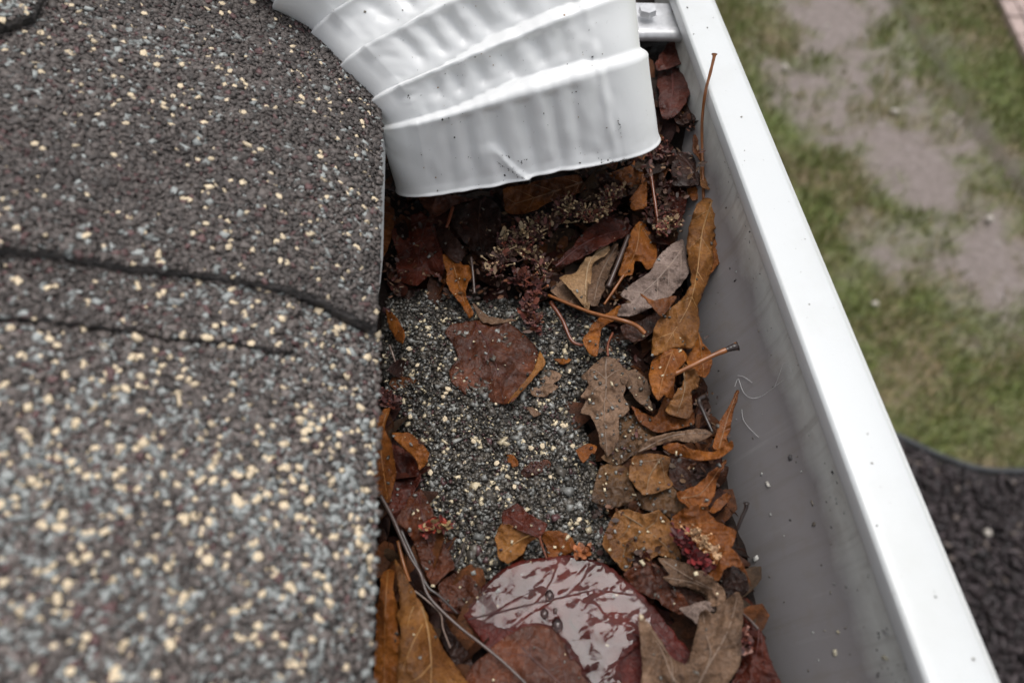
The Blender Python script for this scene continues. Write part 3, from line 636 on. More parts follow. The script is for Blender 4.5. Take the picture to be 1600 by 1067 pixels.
    if M is not None:
        Mc = catmull(M, False, 8); lines.append((Mc, vw_*1.5, 'midrib'))
        if auto:
            L = len(Mc)
            for i in range(auto):
                t = int(L*(.1+.78*i/max(1, auto-1))); t = min(t, L-2); d = Mc[t+1]-Mc[t]; d = d/np.linalg.norm(d)
                for sd in (-1, 1):
                    a = sd*math.radians(random.uniform(38, 52)); e = np.array([d[0]*math.cos(a)-d[1]*math.sin(a), d[0]*math.sin(a)+d[1]*math.cos(a)]); c1 = np.array([d[0], d[1]])
                    P_ = [Mc[t]]
                    for j in range(60):
                        e = e+.012*c1; e /= np.linalg.norm(e); nx_ = P_[-1]+e*4
                        if not inside(np.array([nx_+e*3]), B)[0]: break
                        P_.append(nx_)
                    if len(P_) > 4: lines.append((np.array(P_), vw_*.75, 'vein'))
    for vl in (veins or []): lines.append((catmull(np.array([p[:2] for p in vw(view, vl)]), False, 6), vw_, 'vein'))
    for Lp, wd, nm in lines:
        d = np.gradient(Lp, axis=0); d /= np.linalg.norm(d, axis=1)[:, None]+1e-9; pn = np.c_[-d[:, 1], d[:, 0]]; m = len(Lp)
        tp = (1-.75*np.linspace(0, 1, m))*wd
        V = []; hh = hz(Lp)
        for k_, (of, up_) in enumerate([(-1, -.05), (-.55, .6), (0, .85), (.55, .6), (1, -.05)]):
            V.append(unv(Lp+pn*(of*tp)[:, None], hz(Lp+pn*(of*tp)[:, None])+.00016*up_*tp/1.2+.00004))
        V = np.stack(V, 1).reshape(-1, 3)
        Fq = [(i*5+j, i*5+j+1, (i+1)*5+j+1, (i+1)*5+j) for i in range(m-1) for j in range(4)]
        mk(nm, V, Fq, VEIN[mat], o, True, loc=tuple(loc))
    if stem:
        pts_, wd, sm = stem
        stem_mesh('stem', view, pts_, wd, STEM[sm], o)
    LEAVES.append(o)
    if gran:
        for _ in range(gran):
            p = G[RNG.integers(len(G))]; SCAT.append(unv([p], hz([p])+.0004)[0])
    return o
def stem_mesh(name, view, pts, wd, mat, parent=None, knob=0.):
    """pts: (x, y, h mm); wd: pixel widths at the two ends"""
    Q = np.array([p[:3] for p in vw(view, pts)]); C = catmull(Q, False, 8); P3 = np.array([un(x, y, z*.001) for x, y, z in C]); m = len(P3)
    T = np.gradient(P3, axis=0); T /= np.linalg.norm(T, axis=1)[:, None]; V = []; k = 8
    for i in range(m):
        t = i/(m-1); wpx = wd[0]+(wd[1]-wd[0])*t
        if knob: wpx *= 1+knob*math.exp(-((1-t)/.07)**2)
        dist = (P3[i]-CP)@CF; r = .5*wpx*dist/FPX*(1+.18*noise.noise(Vector((i*.35, wd[0], Q[0, 0]))))
        a = np.cross(T[i], [0.3, 0.2, 1]); a /= np.linalg.norm(a); c2 = np.cross(T[i], a)
        for j in range(k): q = 2*math.pi*j/k; V.append(P3[i]+r*(math.cos(q)*a+math.sin(q)*c2))
    Fq = [(i*k+j, (i+1)*k+j, (i+1)*k+(j+1) % k, i*k+(j+1) % k) for i in range(m-1) for j in range(k)]+[tuple(range(k)), tuple(reversed(range((m-1)*k, m*k)))]
    return mk(name, V, Fq, mat, parent, True, loc=P3[m//2])

# --- under the mouth of the downspout, roof side
leaf('dark russet lobed leaf under the left corner of the downspout mouth', 'a', [(110, 400), (150, 380), (200, 330, 1), (260, 300, 1), (330, 380), (372, 520), (382, 600), (360, 645), (300, 640, 1), (230, 692, 1.5), (150, 660), (130, 600), (135, 520), (112, 450)], 'maroon', 2.5, gx=1, dome=1.0, mid=[(300, 330), (260, 450), (235, 680)], auto=3, gran=6)
leaf('nearly black glossy pointed leaf below the downspout mouth', 'a', [(420, 290), (530, 250), (620, 235, 1), (670, 290, 1), (677, 350, 1), (660, 420, 1), (640, 490, 1), (585, 548), (520, 500), (460, 430), (418, 370)], 'dark', 4, gy=-3, dome=-1.2, mid=[(570, 240), (560, 390), (582, 540)], gran=6)
leaf('purple sheened leaf tucked against the downspout lip', 'a', [(245, 225), (350, 205), (540, 235), (430, 272), (370, 312), (310, 352), (280, 290)], 'wet', 7, gy=-5, wrinkle=.3)
leaf('shrivelled grey-black leaf scrap beside the black glossy leaf', 'a', [(338, 400), (400, 395), (470, 470), (492, 520), (460, 572), (400, 540), (360, 480)], 'dark', 5, dome=1.5, wrinkle=.9)
leaf('thin orange-brown leaf hanging down onto the granules', 'a', [(372, 525), (430, 545), (500, 580), (542, 608), (520, 650), (490, 710), (500, 760), (532, 830), (510, 857), (470, 790), (400, 700), (390, 620)], 'orange', 4.5, gy=-3, dome=-1, mid=[(420, 550), (455, 680), (505, 830)], wrinkle=.6, gran=3)
leaf('broad brown leaf lying flat under the downspout mouth', 'a', [(690, 185), (830, 150), (1075, 110), (1120, 200), (950, 245), (840, 302), (760, 322), (700, 300)], 'brown', 8, gy=-6, dome=.8, mid=[(1100, 150), (900, 215), (720, 270)], auto=4)
leaf('dull brown leaf edge wedged against the drip edge', 'a', [(58, 250), (122, 290), (112, 420), (70, 530), (55, 520)], 'brown', 4, gx=-14, wrinkle=.3)
leaf('small orange curled leaf at the edge of the shingles', 'a', [(75, 815), (110, 828, 2), (160, 900, 2), (177, 950, 2), (160, 992, 1), (130, 970), (90, 900)], 'orange', 3.5, gx=6, wrinkle=.4)
leaf('flat dark strip of leaf above the wet embedded leaf', 'a', [(530, 778), (620, 848, .5), (762, 868, .8), (620, 888), (570, 872)], 'taupe', 2.5)
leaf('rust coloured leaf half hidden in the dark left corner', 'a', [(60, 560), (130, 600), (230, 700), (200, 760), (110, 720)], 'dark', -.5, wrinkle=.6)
leaf('dark brown leaf behind the tan flower fluff', 'a', [(660, 330), (800, 300), (840, 420), (760, 520), (640, 540)], 'dark', 2.0, wrinkle=.6)
# --- centre
leaf('wet dark brown leaf embedded in the granule heap', 'c', [(385, 62), (420, 20), (540, 2), (700, 5), (780, 60), (850, 130), (872, 180), (905, 222, 2), (880, 262, 2.2), (830, 322, 2.2), (780, 382, 2), (722, 432, 1.2), (650, 436), (560, 402), (480, 382), (420, 322), (405, 262), (452, 200), (420, 120)], 'wet', 1.9, dome=.7, mid=[(540, 10), (640, 200), (690, 430)], auto=4, wrinkle=.8, gran=30, wave=.45)
leaf('upturned tan edge of a leaf beside the embedded wet leaf', 'c', [(878, 158), (908, 222), (870, 275), (800, 355), (735, 425), (712, 432), (760, 365), (845, 265)], 'ochre', 4.2, wrinkle=.3)
leaf('torn grey-brown leaf flake right of the wet embedded leaf', 'c', [(880, 265), (950, 262), (995, 290), (940, 338), (880, 330)], 'taupe', 1.6, wrinkle=.6)
leaf('flat grey leaf flake half sunk in granules', 'c', [(828, 362), (920, 328), (978, 350), (900, 402), (840, 392)], 'taupe', 1.2, wrinkle=.5)
leaf('little reddish leaf chip on the middle of the granule heap', 'c', [(708, 700), (740, 705), (770, 750), (735, 765), (712, 740)], 'brown', 1.6)
leaf('brown leaf fragment partly buried in the granule heap', 'c', [(780, 790), (830, 740), (920, 725), (935, 760), (860, 810), (800, 822)], 'wet', 1.0, gran=10)
leaf('pale chip of leaf near the right of the heap', 'c', [(808, 458), (842, 452), (882, 488), (845, 502)], 'taupe', 1.4)
leaf('dark small curl on the heap beside the grey flakes', 'c', [(950, 205), (1000, 195), (1045, 205), (1000, 235)], 'orange', 1.8)
leaf('standing amber leaf squeezed between shingles and granules', 'c', [(8, 600), (60, 468), (102, 460), (72, 560), (105, 640), (132, 800), (92, 952), (15, 880)], 'orange', 6, gx=-10, wrinkle=.6, mid=[(80, 480), (50, 650), (85, 930)])
leaf('curled golden brown leaf lip over a dark hollow by the shingles', 'c', [(105, 588, 2), (200, 588, 2), (260, 640, 1), (302, 690), (292, 740), (252, 782), (232, 720, 1), (180, 678, 2), (140, 640, 2)], 'orange', 5, gx=-2, wrinkle=.4)
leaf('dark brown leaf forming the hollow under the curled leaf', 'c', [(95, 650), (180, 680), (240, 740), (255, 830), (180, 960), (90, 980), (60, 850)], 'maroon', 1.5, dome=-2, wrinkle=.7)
leaf('glossy mahogany leaf left of the red flower bud', 'e', [(168, 190), (240, 60), (300, 10), (335, 60), (382, 160), (402, 240), (472, 380), (492, 440), (430, 482), (370, 542), (330, 470), (258, 300), (210, 225)], 'wet', 2.6, gx=-1.5, dome=.9, mid=[(290, 30), (330, 250), (400, 500)], auto=3, wrinkle=.5, gran=6)
leaf('dark leaf behind the mahogany leaf at the shingle edge', 'e', [(120, 20), (240, 10), (250, 60), (180, 180), (130, 150)], 'maroon', 2.0)
leaf('wet black-brown leaf below the mahogany leaf', 'e', [(395, 520), (480, 470), (560, 480), (620, 540), (640, 620), (560, 690), (500, 660), (440, 700), (400, 600)], 'wet', .8, wrinkle=.9, rag=2.5, gran=14)
leaf('small maroon leaf standing in the granules with folded top', 'e', [(748, 135), (830, 92), (882, 140), (990, 205), (950, 278), (880, 252), (752, 203)], 'maroon', 4.2, gy=2, gx=1, wrinkle=.3, mid=[(770, 150), (870, 215), (950, 270)], stem=([(948, 270, 4.5), (962, 320, 3.5), (988, 392, 2.5)], (5, 3), 'red'), gran=4)
leaf('tan underside of the folded maroon leaf', 'e', [(750, 198), (880, 250), (935, 280), (885, 312), (850, 370), (780, 417), (730, 390), (708, 275)], 'ochre', 3.0, gy=-2, mid=[(900, 260), (810, 310), (735, 370)], wrinkle=.4, gran=3)
leaf('brown leaf poking out beside the folded maroon leaf', 'e', [(955, 250), (1050, 240), (1112, 262), (1150, 330), (1090, 372), (1000, 385), (985, 330)], 'brown', 1.8, wrinkle=.5, gran=4)
# --- big wet leaves at the near end
leaf('large wine red leaf under a sheet of shining water', 'e', [(535, 690), (620, 560), (700, 488), (800, 420), (900, 392), (1000, 382), (1110, 372), (1200, 385), (1320, 430), (1410, 500), (1520, 600), (1640, 740), (1770, 900), (1770, 980), (1500, 1080), (1100, 1100), (760, 1000), (620, 820)], 'wine', 1.6, gx=.5, dome=.9, wave=.25, crumple=.25, ser=1.2, mid=[(560, 720), (900, 640), (1250, 560), (1480, 590)], auto=5, wrinkle=.35, vw_=1.2)
leaf('dark purple-brown leaf overlapping the large wine red leaf', 'e', [(560, 1000), (640, 920), (740, 832), (860, 762), (960, 752), (1040, 790), (1112, 890), (1180, 1000), (1200, 1130), (560, 1140)], 'wet', 3.6, gy=.5, dome=.4, wave=.4, crumple=.6, mid=[(1120, 1120), (900, 920), (800, 800)], auto=3, wrinkle=.4, gran=5)
leaf('maroon leaf with torn right edge over the wine red leaf', 'f', [(10, 868), (70, 812), (250, 792), (400, 808), (432, 842), (360, 900), (302, 960), (325, 1067), (320, 1130), (120, 1130), (60, 980)], 'wine', 3.2, dome=.4, wave=.4, crumple=.6, mid=[(400, 830), (200, 900), (120, 1100)], auto=3, wrinkle=.35)
leaf('leathery tan leaf with pale veins standing beside the rolled leaf', 'e', [(160, 402, 2), (186, 420, 2), (240, 520), (300, 620), (370, 760), (440, 900), (552, 1050), (640, 1160), (190, 1160), (186, 900, 2), (196, 770, 2), (165, 700, 2), (190, 600, 2)], 'ochre', 6.5, gx=-3, gy=1.2, dome=.8, mid=[(310, 650), (345, 780), (362, 960), (355, 1130)], crumple=.6, veins=[[(362, 960), (300, 1030), (230, 1067)], [(315, 745), (260, 850), (205, 995)], [(265, 650), (245, 700), (232, 760)]], wrinkle=.6, vw_=1.5)
leaf('glossy rolled brown leaf hard against the shingle edge', 'e', [(90, 480), (130, 448), (166, 460), (152, 560), (190, 680), (192, 780), (182, 1067), (180, 1150), (45, 1150), (50, 1000), (62, 700)], 'orange', 7, gx=0, dome=4, crumple=.6, mid=[(125, 460), (110, 700), (105, 1100)], wrinkle=.5)
leaf('dark wet leaf between the twig and the tan leaf', 'e', [(290, 560), (380, 640), (450, 760), (560, 900), (600, 1000), (560, 1080), (450, 900), (370, 740)], 'dark', 1.2, wrinkle=.7)
# --- right, near the camera
leaf('big grey-brown lobed maple leaf with raised ribs at the near end', 'f', [(412, 698, 1), (450, 720), (530, 830), (580, 920), (662, 962), (690, 900), (718, 800), (740, 690), (765, 668), (818, 690), (852, 640), (930, 580, 2), (957, 572, 3), (978, 640, 3), (968, 800, 2), (962, 960, 1), (900, 1067), (860, 1130), (430, 1130), (430, 1000), (420, 850)], 'taupe', 7.5, gx=1, gy=.8, dome=1.2, mid=[(720, 1120), (760, 1020), (890, 790), (945, 600)], veins=[[(690, 1120), (600, 1040), (580, 930), (440, 725)], [(770, 1010), (800, 900), (775, 790), (760, 690)], [(600, 1060), (540, 900), (500, 830)]], wrinkle=.8, vw_=1.6)
leaf('pale grey leaf flap beside the big maple leaf', 'f', [(630, 662), (700, 640), (770, 618), (825, 640), (850, 660), (800, 700), (740, 762), (700, 720)], 'grey', 6.0, wrinkle=.4)
leaf('folded brown leaf strip arching toward the maple leaf', 'f', [(515, 385), (620, 398), (700, 430), (800, 488, 1), (860, 540, 1.5), (887, 600, 1), (872, 665), (800, 640), (760, 580), (680, 550), (600, 540), (543, 490), (578, 475)], 'taupe', 6.5, gx=1, dome=1, mid=[(540, 400), (680, 490), (860, 580)], veins=[[(560, 495), (700, 520), (800, 560)]], wrinkle=.5)
leaf('broad tan leaf with granules on its edge below the heap', 'f', [(213, 310), (240, 220), (282, 140), (340, 122), (440, 150), (520, 128), (592, 200), (602, 280), (642, 370), (632, 402), (520, 372), (470, 402), (400, 382), (347, 458), (290, 420)], 'umber', 3.6, dome=.8, mid=[(300, 135), (450, 230), (630, 390)], veins=[[(370, 180), (330, 260), (250, 300)], [(450, 230), (500, 190), (520, 140)], [(430, 240), (340, 330), (330, 420)]], wrinkle=.6, gran=14)
leaf('chestnut brown leaf under the red flower scrap', 'f', [(590, 165), (700, 95), (785, 98), (802, 150), (880, 210), (942, 240), (922, 320), (862, 390), (822, 462), (780, 450), (650, 360), (600, 270)], 'brown', 5.0, gx=2, dome=.6, mid=[(620, 200), (760, 290), (850, 370)], auto=2, wrinkle=.5, gran=4)
leaf('arched russet leaf leaning on the gutter wall over a dark hollow', 'f', [(780, 490), (820, 440, 1), (870, 360, 2), (912, 328, 2), (960, 388, 2), (1000, 478, 1), (1022, 542), (985, 470, 1), (925, 430, 2), (870, 450, 2), (845, 512, 1)], 'brown', 9, wrinkle=.3)
leaf('dark hollow leaf behind the arched russet leaf', 'f', [(840, 510), (870, 445), (925, 430), (985, 475), (1010, 560), (930, 620), (880, 600)], 'dark', 2.5, wrinkle=.4)  # closes the arch opening; the hollow's shade is put into its dark colour
leaf('long dark brown leaf with pale rib lying along the wall', 'f', [(975, 690), (1050, 755, 1), (1092, 820, 1), (1132, 960, 1), (1200, 1130), (900, 1130), (960, 960), (990, 830)], 'maroon', 5.5, dome=1.2, mid=[(1062, 770), (1050, 900), (1000, 1120)], veins=[[(1075, 790), (1085, 930), (1130, 1060)]], wrinkle=.5, stem=([(1060, 775, 7.5), (1020, 730, 7), (975, 690, 6)], (5, 4), 'grey'))
leaf('dark wet leaf in the gap below the tan leaf', 'f', [(330, 470), (460, 400), (560, 460), (690, 640), (770, 600), (780, 680), (640, 700), (500, 620), (400, 560)], 'wet', 2.2, wrinkle=.7, gran=8)
leaf('dark slick leaf between tan leaf and folded strip', 'f', [(560, 480), (640, 545), (760, 590), (775, 640), (700, 650), (600, 590)], 'dark', 3.0, wrinkle=.6)
# --- right middle
leaf('grey toothed leaf pointing down onto the granules', 'd', [(285, 125), (340, 138), (392, 190), (405, 250), (382, 330), (412, 400), (362, 450), (358, 540), (332, 600), (295, 642), (260, 590), (245, 510), (205, 430), (158, 415), (185, 350), (158, 330), (200, 270), (160, 230), (195, 195), (240, 150)], 'taupe', 5.0, gx=.8, dome=1.0, mid=[(288, 130), (290, 300), (280, 400), (295, 635)], veins=[[(288, 270), (230, 290), (170, 400)], [(288, 240), (240, 200), (200, 190)], [(286, 330), (330, 380), (400, 400)], [(285, 240), (340, 200), (380, 190)]], wrinkle=.6, stem=([(300, 120, 6), (300, 60, 5.5), (325, 0, 5)], (4, 4), 'red'), gran=18)
leaf('cupped brown leaf wing beside the grey toothed leaf', 'd', [(358, 195), (440, 188, 1), (500, 240, 1), (522, 300, 1), (530, 410), (470, 370), (400, 300), (375, 270)], 'taupe', 5.0, dome=-1.5, wrinkle=.5, gran=10)
leaf('long ochre leaf leaning against the gutter wall', 'b', [(760, 340), (800, 300, 1), (885, 297, 1), (882, 400), (862, 490), (842, 560), (852, 620), (832, 700), (802, 780), (772, 870), (778, 960), (755, 1067), (700, 1085), (640, 1080), (530, 1120), (538, 980), (590, 900), (680, 830), (722, 760), (732, 700), (710, 620), (710, 520), (730, 420)], 'ochre', 13, gx=2, gy=-1.2, dome=1.4, mid=[(845, 310), (790, 480), (765, 680), (720, 860), (600, 1060)], auto=5, wrinkle=.9, rag=1.4, gran=4)
leaf('bright orange leaf edge behind the long ochre leaf', 'b', [(850, 495), (897, 540), (892, 620), (835, 692), (845, 600)], 'orange', 12, wrinkle=.3)
leaf('folded amber leaf with two points below the ochre leaf', 'd', [(530, 145), (590, 95, 1), (680, 75, 1), (715, 130), (650, 220), (640, 350), (592, 325), (562, 352), (530, 300), (512, 220)], 'orange', 9.5, dome=1, mid=[(640, 90), (590, 220), (562, 345)], auto=2, wrinkle=.6, gran=3)
leaf('golden curled leaf rim under the thick red stem', 'd', [(675, 152, 2), (750, 190, 2), (777, 240, 1), (767, 290), (735, 307), (740, 440), (640, 432), (600, 400), (640, 330), (690, 250), (702, 205)], 'umber', 8.0, dome=.6, mid=[(690, 170), (700, 290), (660, 420)], wrinkle=.5)
leaf('orange pointed leaf behind the thick red stem', 'd', [(765, -10), (800, 60), (842, 110), (837, 180), (810, 232), (770, 220), (708, 150), (740, 80)], 'orange', 8.5, gx=1, dome=-.8, mid=[(770, 0), (790, 120), (800, 225)], wrinkle=.4)
leaf('dim brown leaf in the shade between amber and golden leaves', 'd', [(420, 380), (540, 440), (600, 330), (640, 360), (750, 420), (740, 480), (560, 520), (470, 470)], 'brown', 4.0, wrinkle=.7, gran=6)
leaf('dusty wet leaf with granules between the heap and twisted leaf', 'd', [(350, 460), (470, 420), (560, 500), (520, 580), (430, 640), (340, 690), (260, 650), (330, 600)], 'wetbrown', 3.0, wrinkle=.7, gran=40)
leaf('greyish mauve twisted leaf blade across the heap edge', 'd', [(440, 640), (520, 548, 1), (640, 518, 1), (760, 498, 1), (855, 520, 1), (760, 572), (640, 562), (520, 602)], 'taupe', 6.5, gx=1.5, wrinkle=.5, mid=[(460, 620), (640, 535), (840, 520)])
leaf('bright orange upcurled leaf edge over a black hollow', 'd', [(585, 588, 1), (660, 572, 1), (740, 608), (850, 618), (942, 568, 1), (952, 600, 1), (880, 650), (780, 667), (680, 642), (610, 620)], 'orange', 11, gx=1.0, wrinkle=.3)
leaf('tall pointed russet leaf spike leaning on the gutter wall', 'd', [(845, 600), (870, 490), (930, 380), (970, 300), (982, 308), (952, 420), (928, 540), (925, 585), (880, 610)], 'brown', 9, gx=2, mid=[(880, 600), (920, 450), (974, 305)], wrinkle=.3)
leaf('tan crumpled leaf left of the black hollow', 'd', [(430, 640), (520, 625), (600, 638), (628, 660), (610, 740), (642, 792), (560, 832), (480, 842), (408, 752)], 'umber', 5.2, gx=-.5, dome=.8, mid=[(580, 650), (520, 740), (500, 835)], auto=2, wrinkle=.8, gran=6)
leaf('black shaded leaf inside the hollow', 'd', [(610, 660), (700, 650), (800, 680), (860, 720), (800, 800), (680, 830), (630, 780)], 'dark', 1.5, wrinkle=.5)  # stands in for the black cavity: its shade is put into the leaf colour
leaf('chestnut leaf curling up beneath the black hollow', 'd', [(655, 832), (760, 790), (842, 720, 1), (912, 655, 2), (915, 680, 2), (872, 760, 1), (852, 850), (820, 905), (740, 920), (680, 880)], 'brown', 6.5, gx=1, dome=-.8, mid=[(680, 860), (790, 830), (905, 670)], auto=2, wrinkle=.5, gran=2)
leaf('flat wet olive brown leaf on the right edge of the heap', 'd', [(213, 872), (240, 740), (270, 690), (390, 688), (420, 760), (442, 862), (380, 902), (300, 907)], 'wetbrown', 2.2, wrinkle=.6, rag=2.0, gran=16)
leaf('wet dark plum leaf between tan and chestnut leaves', 'd', [(430, 830), (560, 830), (640, 800), (690, 880), (780, 910), (700, 1000), (620, 960), (520, 930), (440, 900)], 'wetbrown', 3.2, wrinkle=.6, gran=16)
leaf('small curled brown leaf at the right rim of the heap', 'd', [(138, 610), (200, 573), (243, 588, 1), (226, 630, 1), (172, 672, 1), (150, 650)], 'brown', 2.8, dome=-.8, wrinkle=.3)
leaf('stubby russet leaf tip against the gutter wall', 'd', [(825, 925), (870, 865), (920, 835), (945, 850), (935, 870), (885, 915), (850, 940)], 'brown', 5.0, gx=2, wrinkle=.5)
# --- right, far
leaf('dry grey leaf with fine veins lying on the pile', 'b', [(690, 515), (722, 690), (660, 770), (600, 842), (520, 872), (430, 912), (348, 912), (372, 852), (420, 840), (362, 802), (430, 740), (520, 680), (552, 620), (600, 560)], 'grey', 9.5, gx=.5, gy=-1, dome=.8, mid=[(690, 560), (560, 720), (370, 890)], auto=5, wrinkle=.7, ser=1.0, gran=4)
leaf('notched orange leaf above the dry grey leaf', 'b', [(395, 560), (425, 470), (462, 418, 1), (512, 450), (552, 540), (552, 640), (505, 672), (475, 630), (440, 628), (428, 700), (350, 705), (370, 640)], 'orange', 8.5, dome=.8, mid=[(470, 430), (450, 560), (390, 690)], auto=2, wrinkle=.5, gran=2)
leaf('long rolled brown leaf under the flower fluff', 'b', [(15, 662), (100, 560), (200, 450), (270, 400), (330, 398), (400, 420), (428, 450), (402, 490), (320, 530), (200, 590), (100, 640)], 'maroon', 8.0, dome=1.8, mid=[(30, 655), (200, 520), (415, 455)], wrinkle=.4, gran=3)
leaf('pale tan papery leaf strip over the grey twig', 'b', [(45, 712), (130, 690), (160, 640), (200, 600), (300, 538, 1), (308, 570, 1), (270, 612), (222, 642), (200, 880), (165, 852), (110, 780)], 'tan', 7.5, dome=.8, mid=[(300, 550), (200, 640), (180, 860)], wrinkle=.5)
leaf('mottled brown leaf behind the papery tan strip', 'b', [(200, 640), (300, 560), (352, 535), (342, 600), (312, 680), (272, 800), (240, 862), (195, 840)], 'taupe', 6.0, dome=.5, mid=[(340, 550), (260, 700), (225, 850)], wrinkle=.5)
leaf('small bright orange leaf tip standing among flower debris', 'b', [(408, 310), (440, 270), (500, 208, 1), (502, 340), (430, 362)], 'orange', 12, gy=-3, wrinkle=.3)
leaf('dark arched leaf beside the tall red stem', 'b', [(600, 270), (650, 222, 1), (702, 240, 1), (714, 310), (690, 390), (620, 405), (598, 330)], 'maroon', 9, dome=1.5, wrinkle=.4)
leaf('charcoal leaf at the far end near the wall', 'b', [(640, 90), (700, 55), (742, 95), (802, 150), (780, 225), (700, 245), (645, 222)], 'dark', 10, dome=.5, mid=[(660, 90), (700, 140), (790, 210)], wrinkle=.4)
leaf('tan twisted leaf tip touching the wall at the far end', 'b', [(795, 75), (840, 30), (900, 3), (905, 20), (852, 48), (810, 85)], 'tan', 15, wrinkle=.3)
leaf('brown leaf with a torn spike pointing at the wall', 'b', [(710, 250), (800, 228), (912, 218, 1), (882, 315), (820, 290), (740, 310)], 'brown', 12, gx=1, wrinkle=.5)
leaf('dark purple leaf below the dry grey leaf', 'b', [(365, 965), (480, 930), (560, 870), (610, 800), (570, 960), (480, 1035), (400, 1045)], 'dark', 5.5, wrinkle=.6)
leaf('small hooked russet leaf on the ochre leaf', 'b', [(468, 795, 2), (540, 832), (640, 808), (655, 822), (580, 915), (545, 880)], 'brown', 13.2, gx=1, wrinkle=.4)
leaf('brown leaf crossing under the long red stem', 'b', [(170, 1040), (220, 950), (290, 900), (370, 850), (350, 920), (270, 980), (245, 1120), (200, 1110)], 'orange', 6.0, wrinkle=.5, gran=2)
leaf('shaded umber leaf between tan strip and red stem', 'b', [(0, 780), (60, 730), (150, 840), (160, 870), (60, 830)], 'taupe', 4.5, wrinkle=.6)
leaf('dark brown leaf under the right of the downspout mouth', 'b', [(300, 175), (430, 120), (440, 60), (530, 40), (520, 250), (440, 280), (400, 230)], 'brown', 9, gy=-3, wrinkle=.6)
leaf('deep red-black leaf beside the downspout edge', 'g', [(835, 365), (965, 358), (1002, 480), (930, 600), (850, 625), (825, 450)], 'maroon', 21, dome=.8, mid=[(900, 360), (905, 480), (880, 610)], wrinkle=.5)
leaf('rusty leaf tip below the metal hanger', 'g', [(815, 320), (900, 200), (1015, 258), (965, 330), (830, 372)], 'maroon', 23, wrinkle=.5)
leaf('charcoal brown folded leaf by the flower heads', 'g', [(900, 840), (930, 790), (1022, 810), (1062, 870), (1052, 965), (905, 965)], 'dark', 14, dome=1, mid=[(940, 800), (1010, 880), (1040, 960)], wrinkle=.5)
leaf('yellow-brown leaf scrap at the downspout corner', 'g', [(826, 745), (850, 640), (892, 640), (862, 722)], 'ochre', 14, wrinkle=.3)
leaf('dark brown upright leaf along the far wall', 'g', [(915, 630), (925, 580), (1000, 480), (1010, 420), (1060, 470), (1050, 600), (960, 650)], 'dark', 20, wrinkle=.5)
leaf('dusky leaf wedged below the rim at the far end', 'g', [(1000, 300), (1040, 330), (1090, 470), (1120, 560), (1070, 600), (1020, 480)], 'dark', 21, wrinkle=.6)

leaf('dark leaf pressed on the wall above the brown flower heads', 'g', [(1030, 570), (1085, 530), (1140, 620), (1150, 680), (1090, 690), (1050, 640)], 'dark', 20, wrinkle=.6)
leaf('brown crumpled leaf below the brown flower heads by the wall', 'g', [(1015, 705), (1080, 695), (1150, 745), (1130, 830), (1060, 850), (1010, 790)], 'brown', 17, wrinkle=.7)
leaf('dark red leaf in front of the metal hanger', 'g', [(905, 180), (960, 150), (1010, 160), (1040, 230), (1000, 260), (930, 230)], 'maroon', 22, wrinkle=.6)
leaf('black-brown leaf filling the gap beside the downspout side', 'g', [(800, 190), (870, 170), (920, 215), (880, 300), (815, 310)], 'dark', 18, wrinkle=.6)
leaf('umber leaf half under the deep red-black leaf', 'g', [(955, 470), (1010, 400), (1050, 430), (1075, 520), (1000, 580), (940, 590)], 'umber', 18, wrinkle=.7)
leaf('drab leaf between the charcoal folded leaf and the wall', 'g', [(1050, 850), (1110, 835), (1140, 900), (1100, 985), (1050, 970)], 'umber', 16, wrinkle=.6)
# --- stems and twigs, things of their own
def twig(label, view, pts, wd, mat, knob=0., name='leaf_stem', cat='stem'):
    o = stem_mesh(name, view, pts, wd, STEM[mat], None, knob); tag(o, label, cat, 'loose stems and twigs'); return o
twig('tall thin red stem standing up in front of the white rim', 'g', [(1065, 1040, 13), (1058, 780, 20), (1058, 620, 27), (1075, 480, 35), (1095, 400, 39), (1117, 310, 43), (1122, 283, 44)], (4.5, 5), 'orange', .9)
twig('thick orange-brown stem with dark knobbed end against the wall', 'd', [(640, 218, 11), (740, 170, 12.5), (860, 112, 14), (970, 70, 15)], (7, 9), 'orange', .6)
stem_mesh('stem_base', 'd', [(915, 90, 14.6), (945, 78, 14.9), (976, 69, 15.2)], (8.6, 13), STEM['dark'], bpy.data.objects[[o_.name for o_ in COL.objects if o_.name.startswith('leaf_stem')][-1]], .2)['label'] = 'dark swollen end of the stem'
twig('long thin red stem lying across the granule edge', 'b', [(-10, 805, 6), (200, 890, 8), (380, 937, 10), (450, 965, 9), (492, 1003, 8)], (5, 8), 'orange')
twig('short brown stem standing among the flower debris', 'b', [(520, 150, 15), (540, 290, 13), (562, 440, 10)], (6, 5), 'red')
twig('grey straight twig beside the papery tan leaf', 'b', [(405, 495, 10), (350, 640, 9), (300, 762, 8)], (6, 8), 'grey', name='twig', cat='twig')
twig('short rust stem leading to the dry grey leaf', 'b', [(382, 700, 10), (330, 780, 8.5), (280, 852, 7)], (5, 4), 'orange')
twig('thin dark stem crossing the heap edge diagonally', 'b', [(0, 840, 3.5), (60, 930, 3.2), (110, 1040, 2.6), (170, 1067, 2)], (7, 5), 'red')
twig('long grey-brown forked twig running down to the near end', 'e', [(85, 50, 8), (150, 170, 8), (240, 370, 8), (300, 470, 7.5), (350, 600, 7), (500, 750, 6.5), (640, 860, 6.5), (760, 960, 6.5), (880, 1075, 6.5)], (6.5, 5), 'grey', name='twig', cat='twig')
twig('dark twig lying alongside the long grey twig', 'e', [(195, 235, 7.5), (262, 380, 7.4), (340, 540, 7), (400, 590, 6.6), (505, 690, 5)], (6, 4), 'dark', name='twig', cat='twig')
twig('orange stem beside the shingle edge', 'e', [(180, 295, 6), (210, 420, 6), (242, 515, 5)], (6, 6), 'orange')
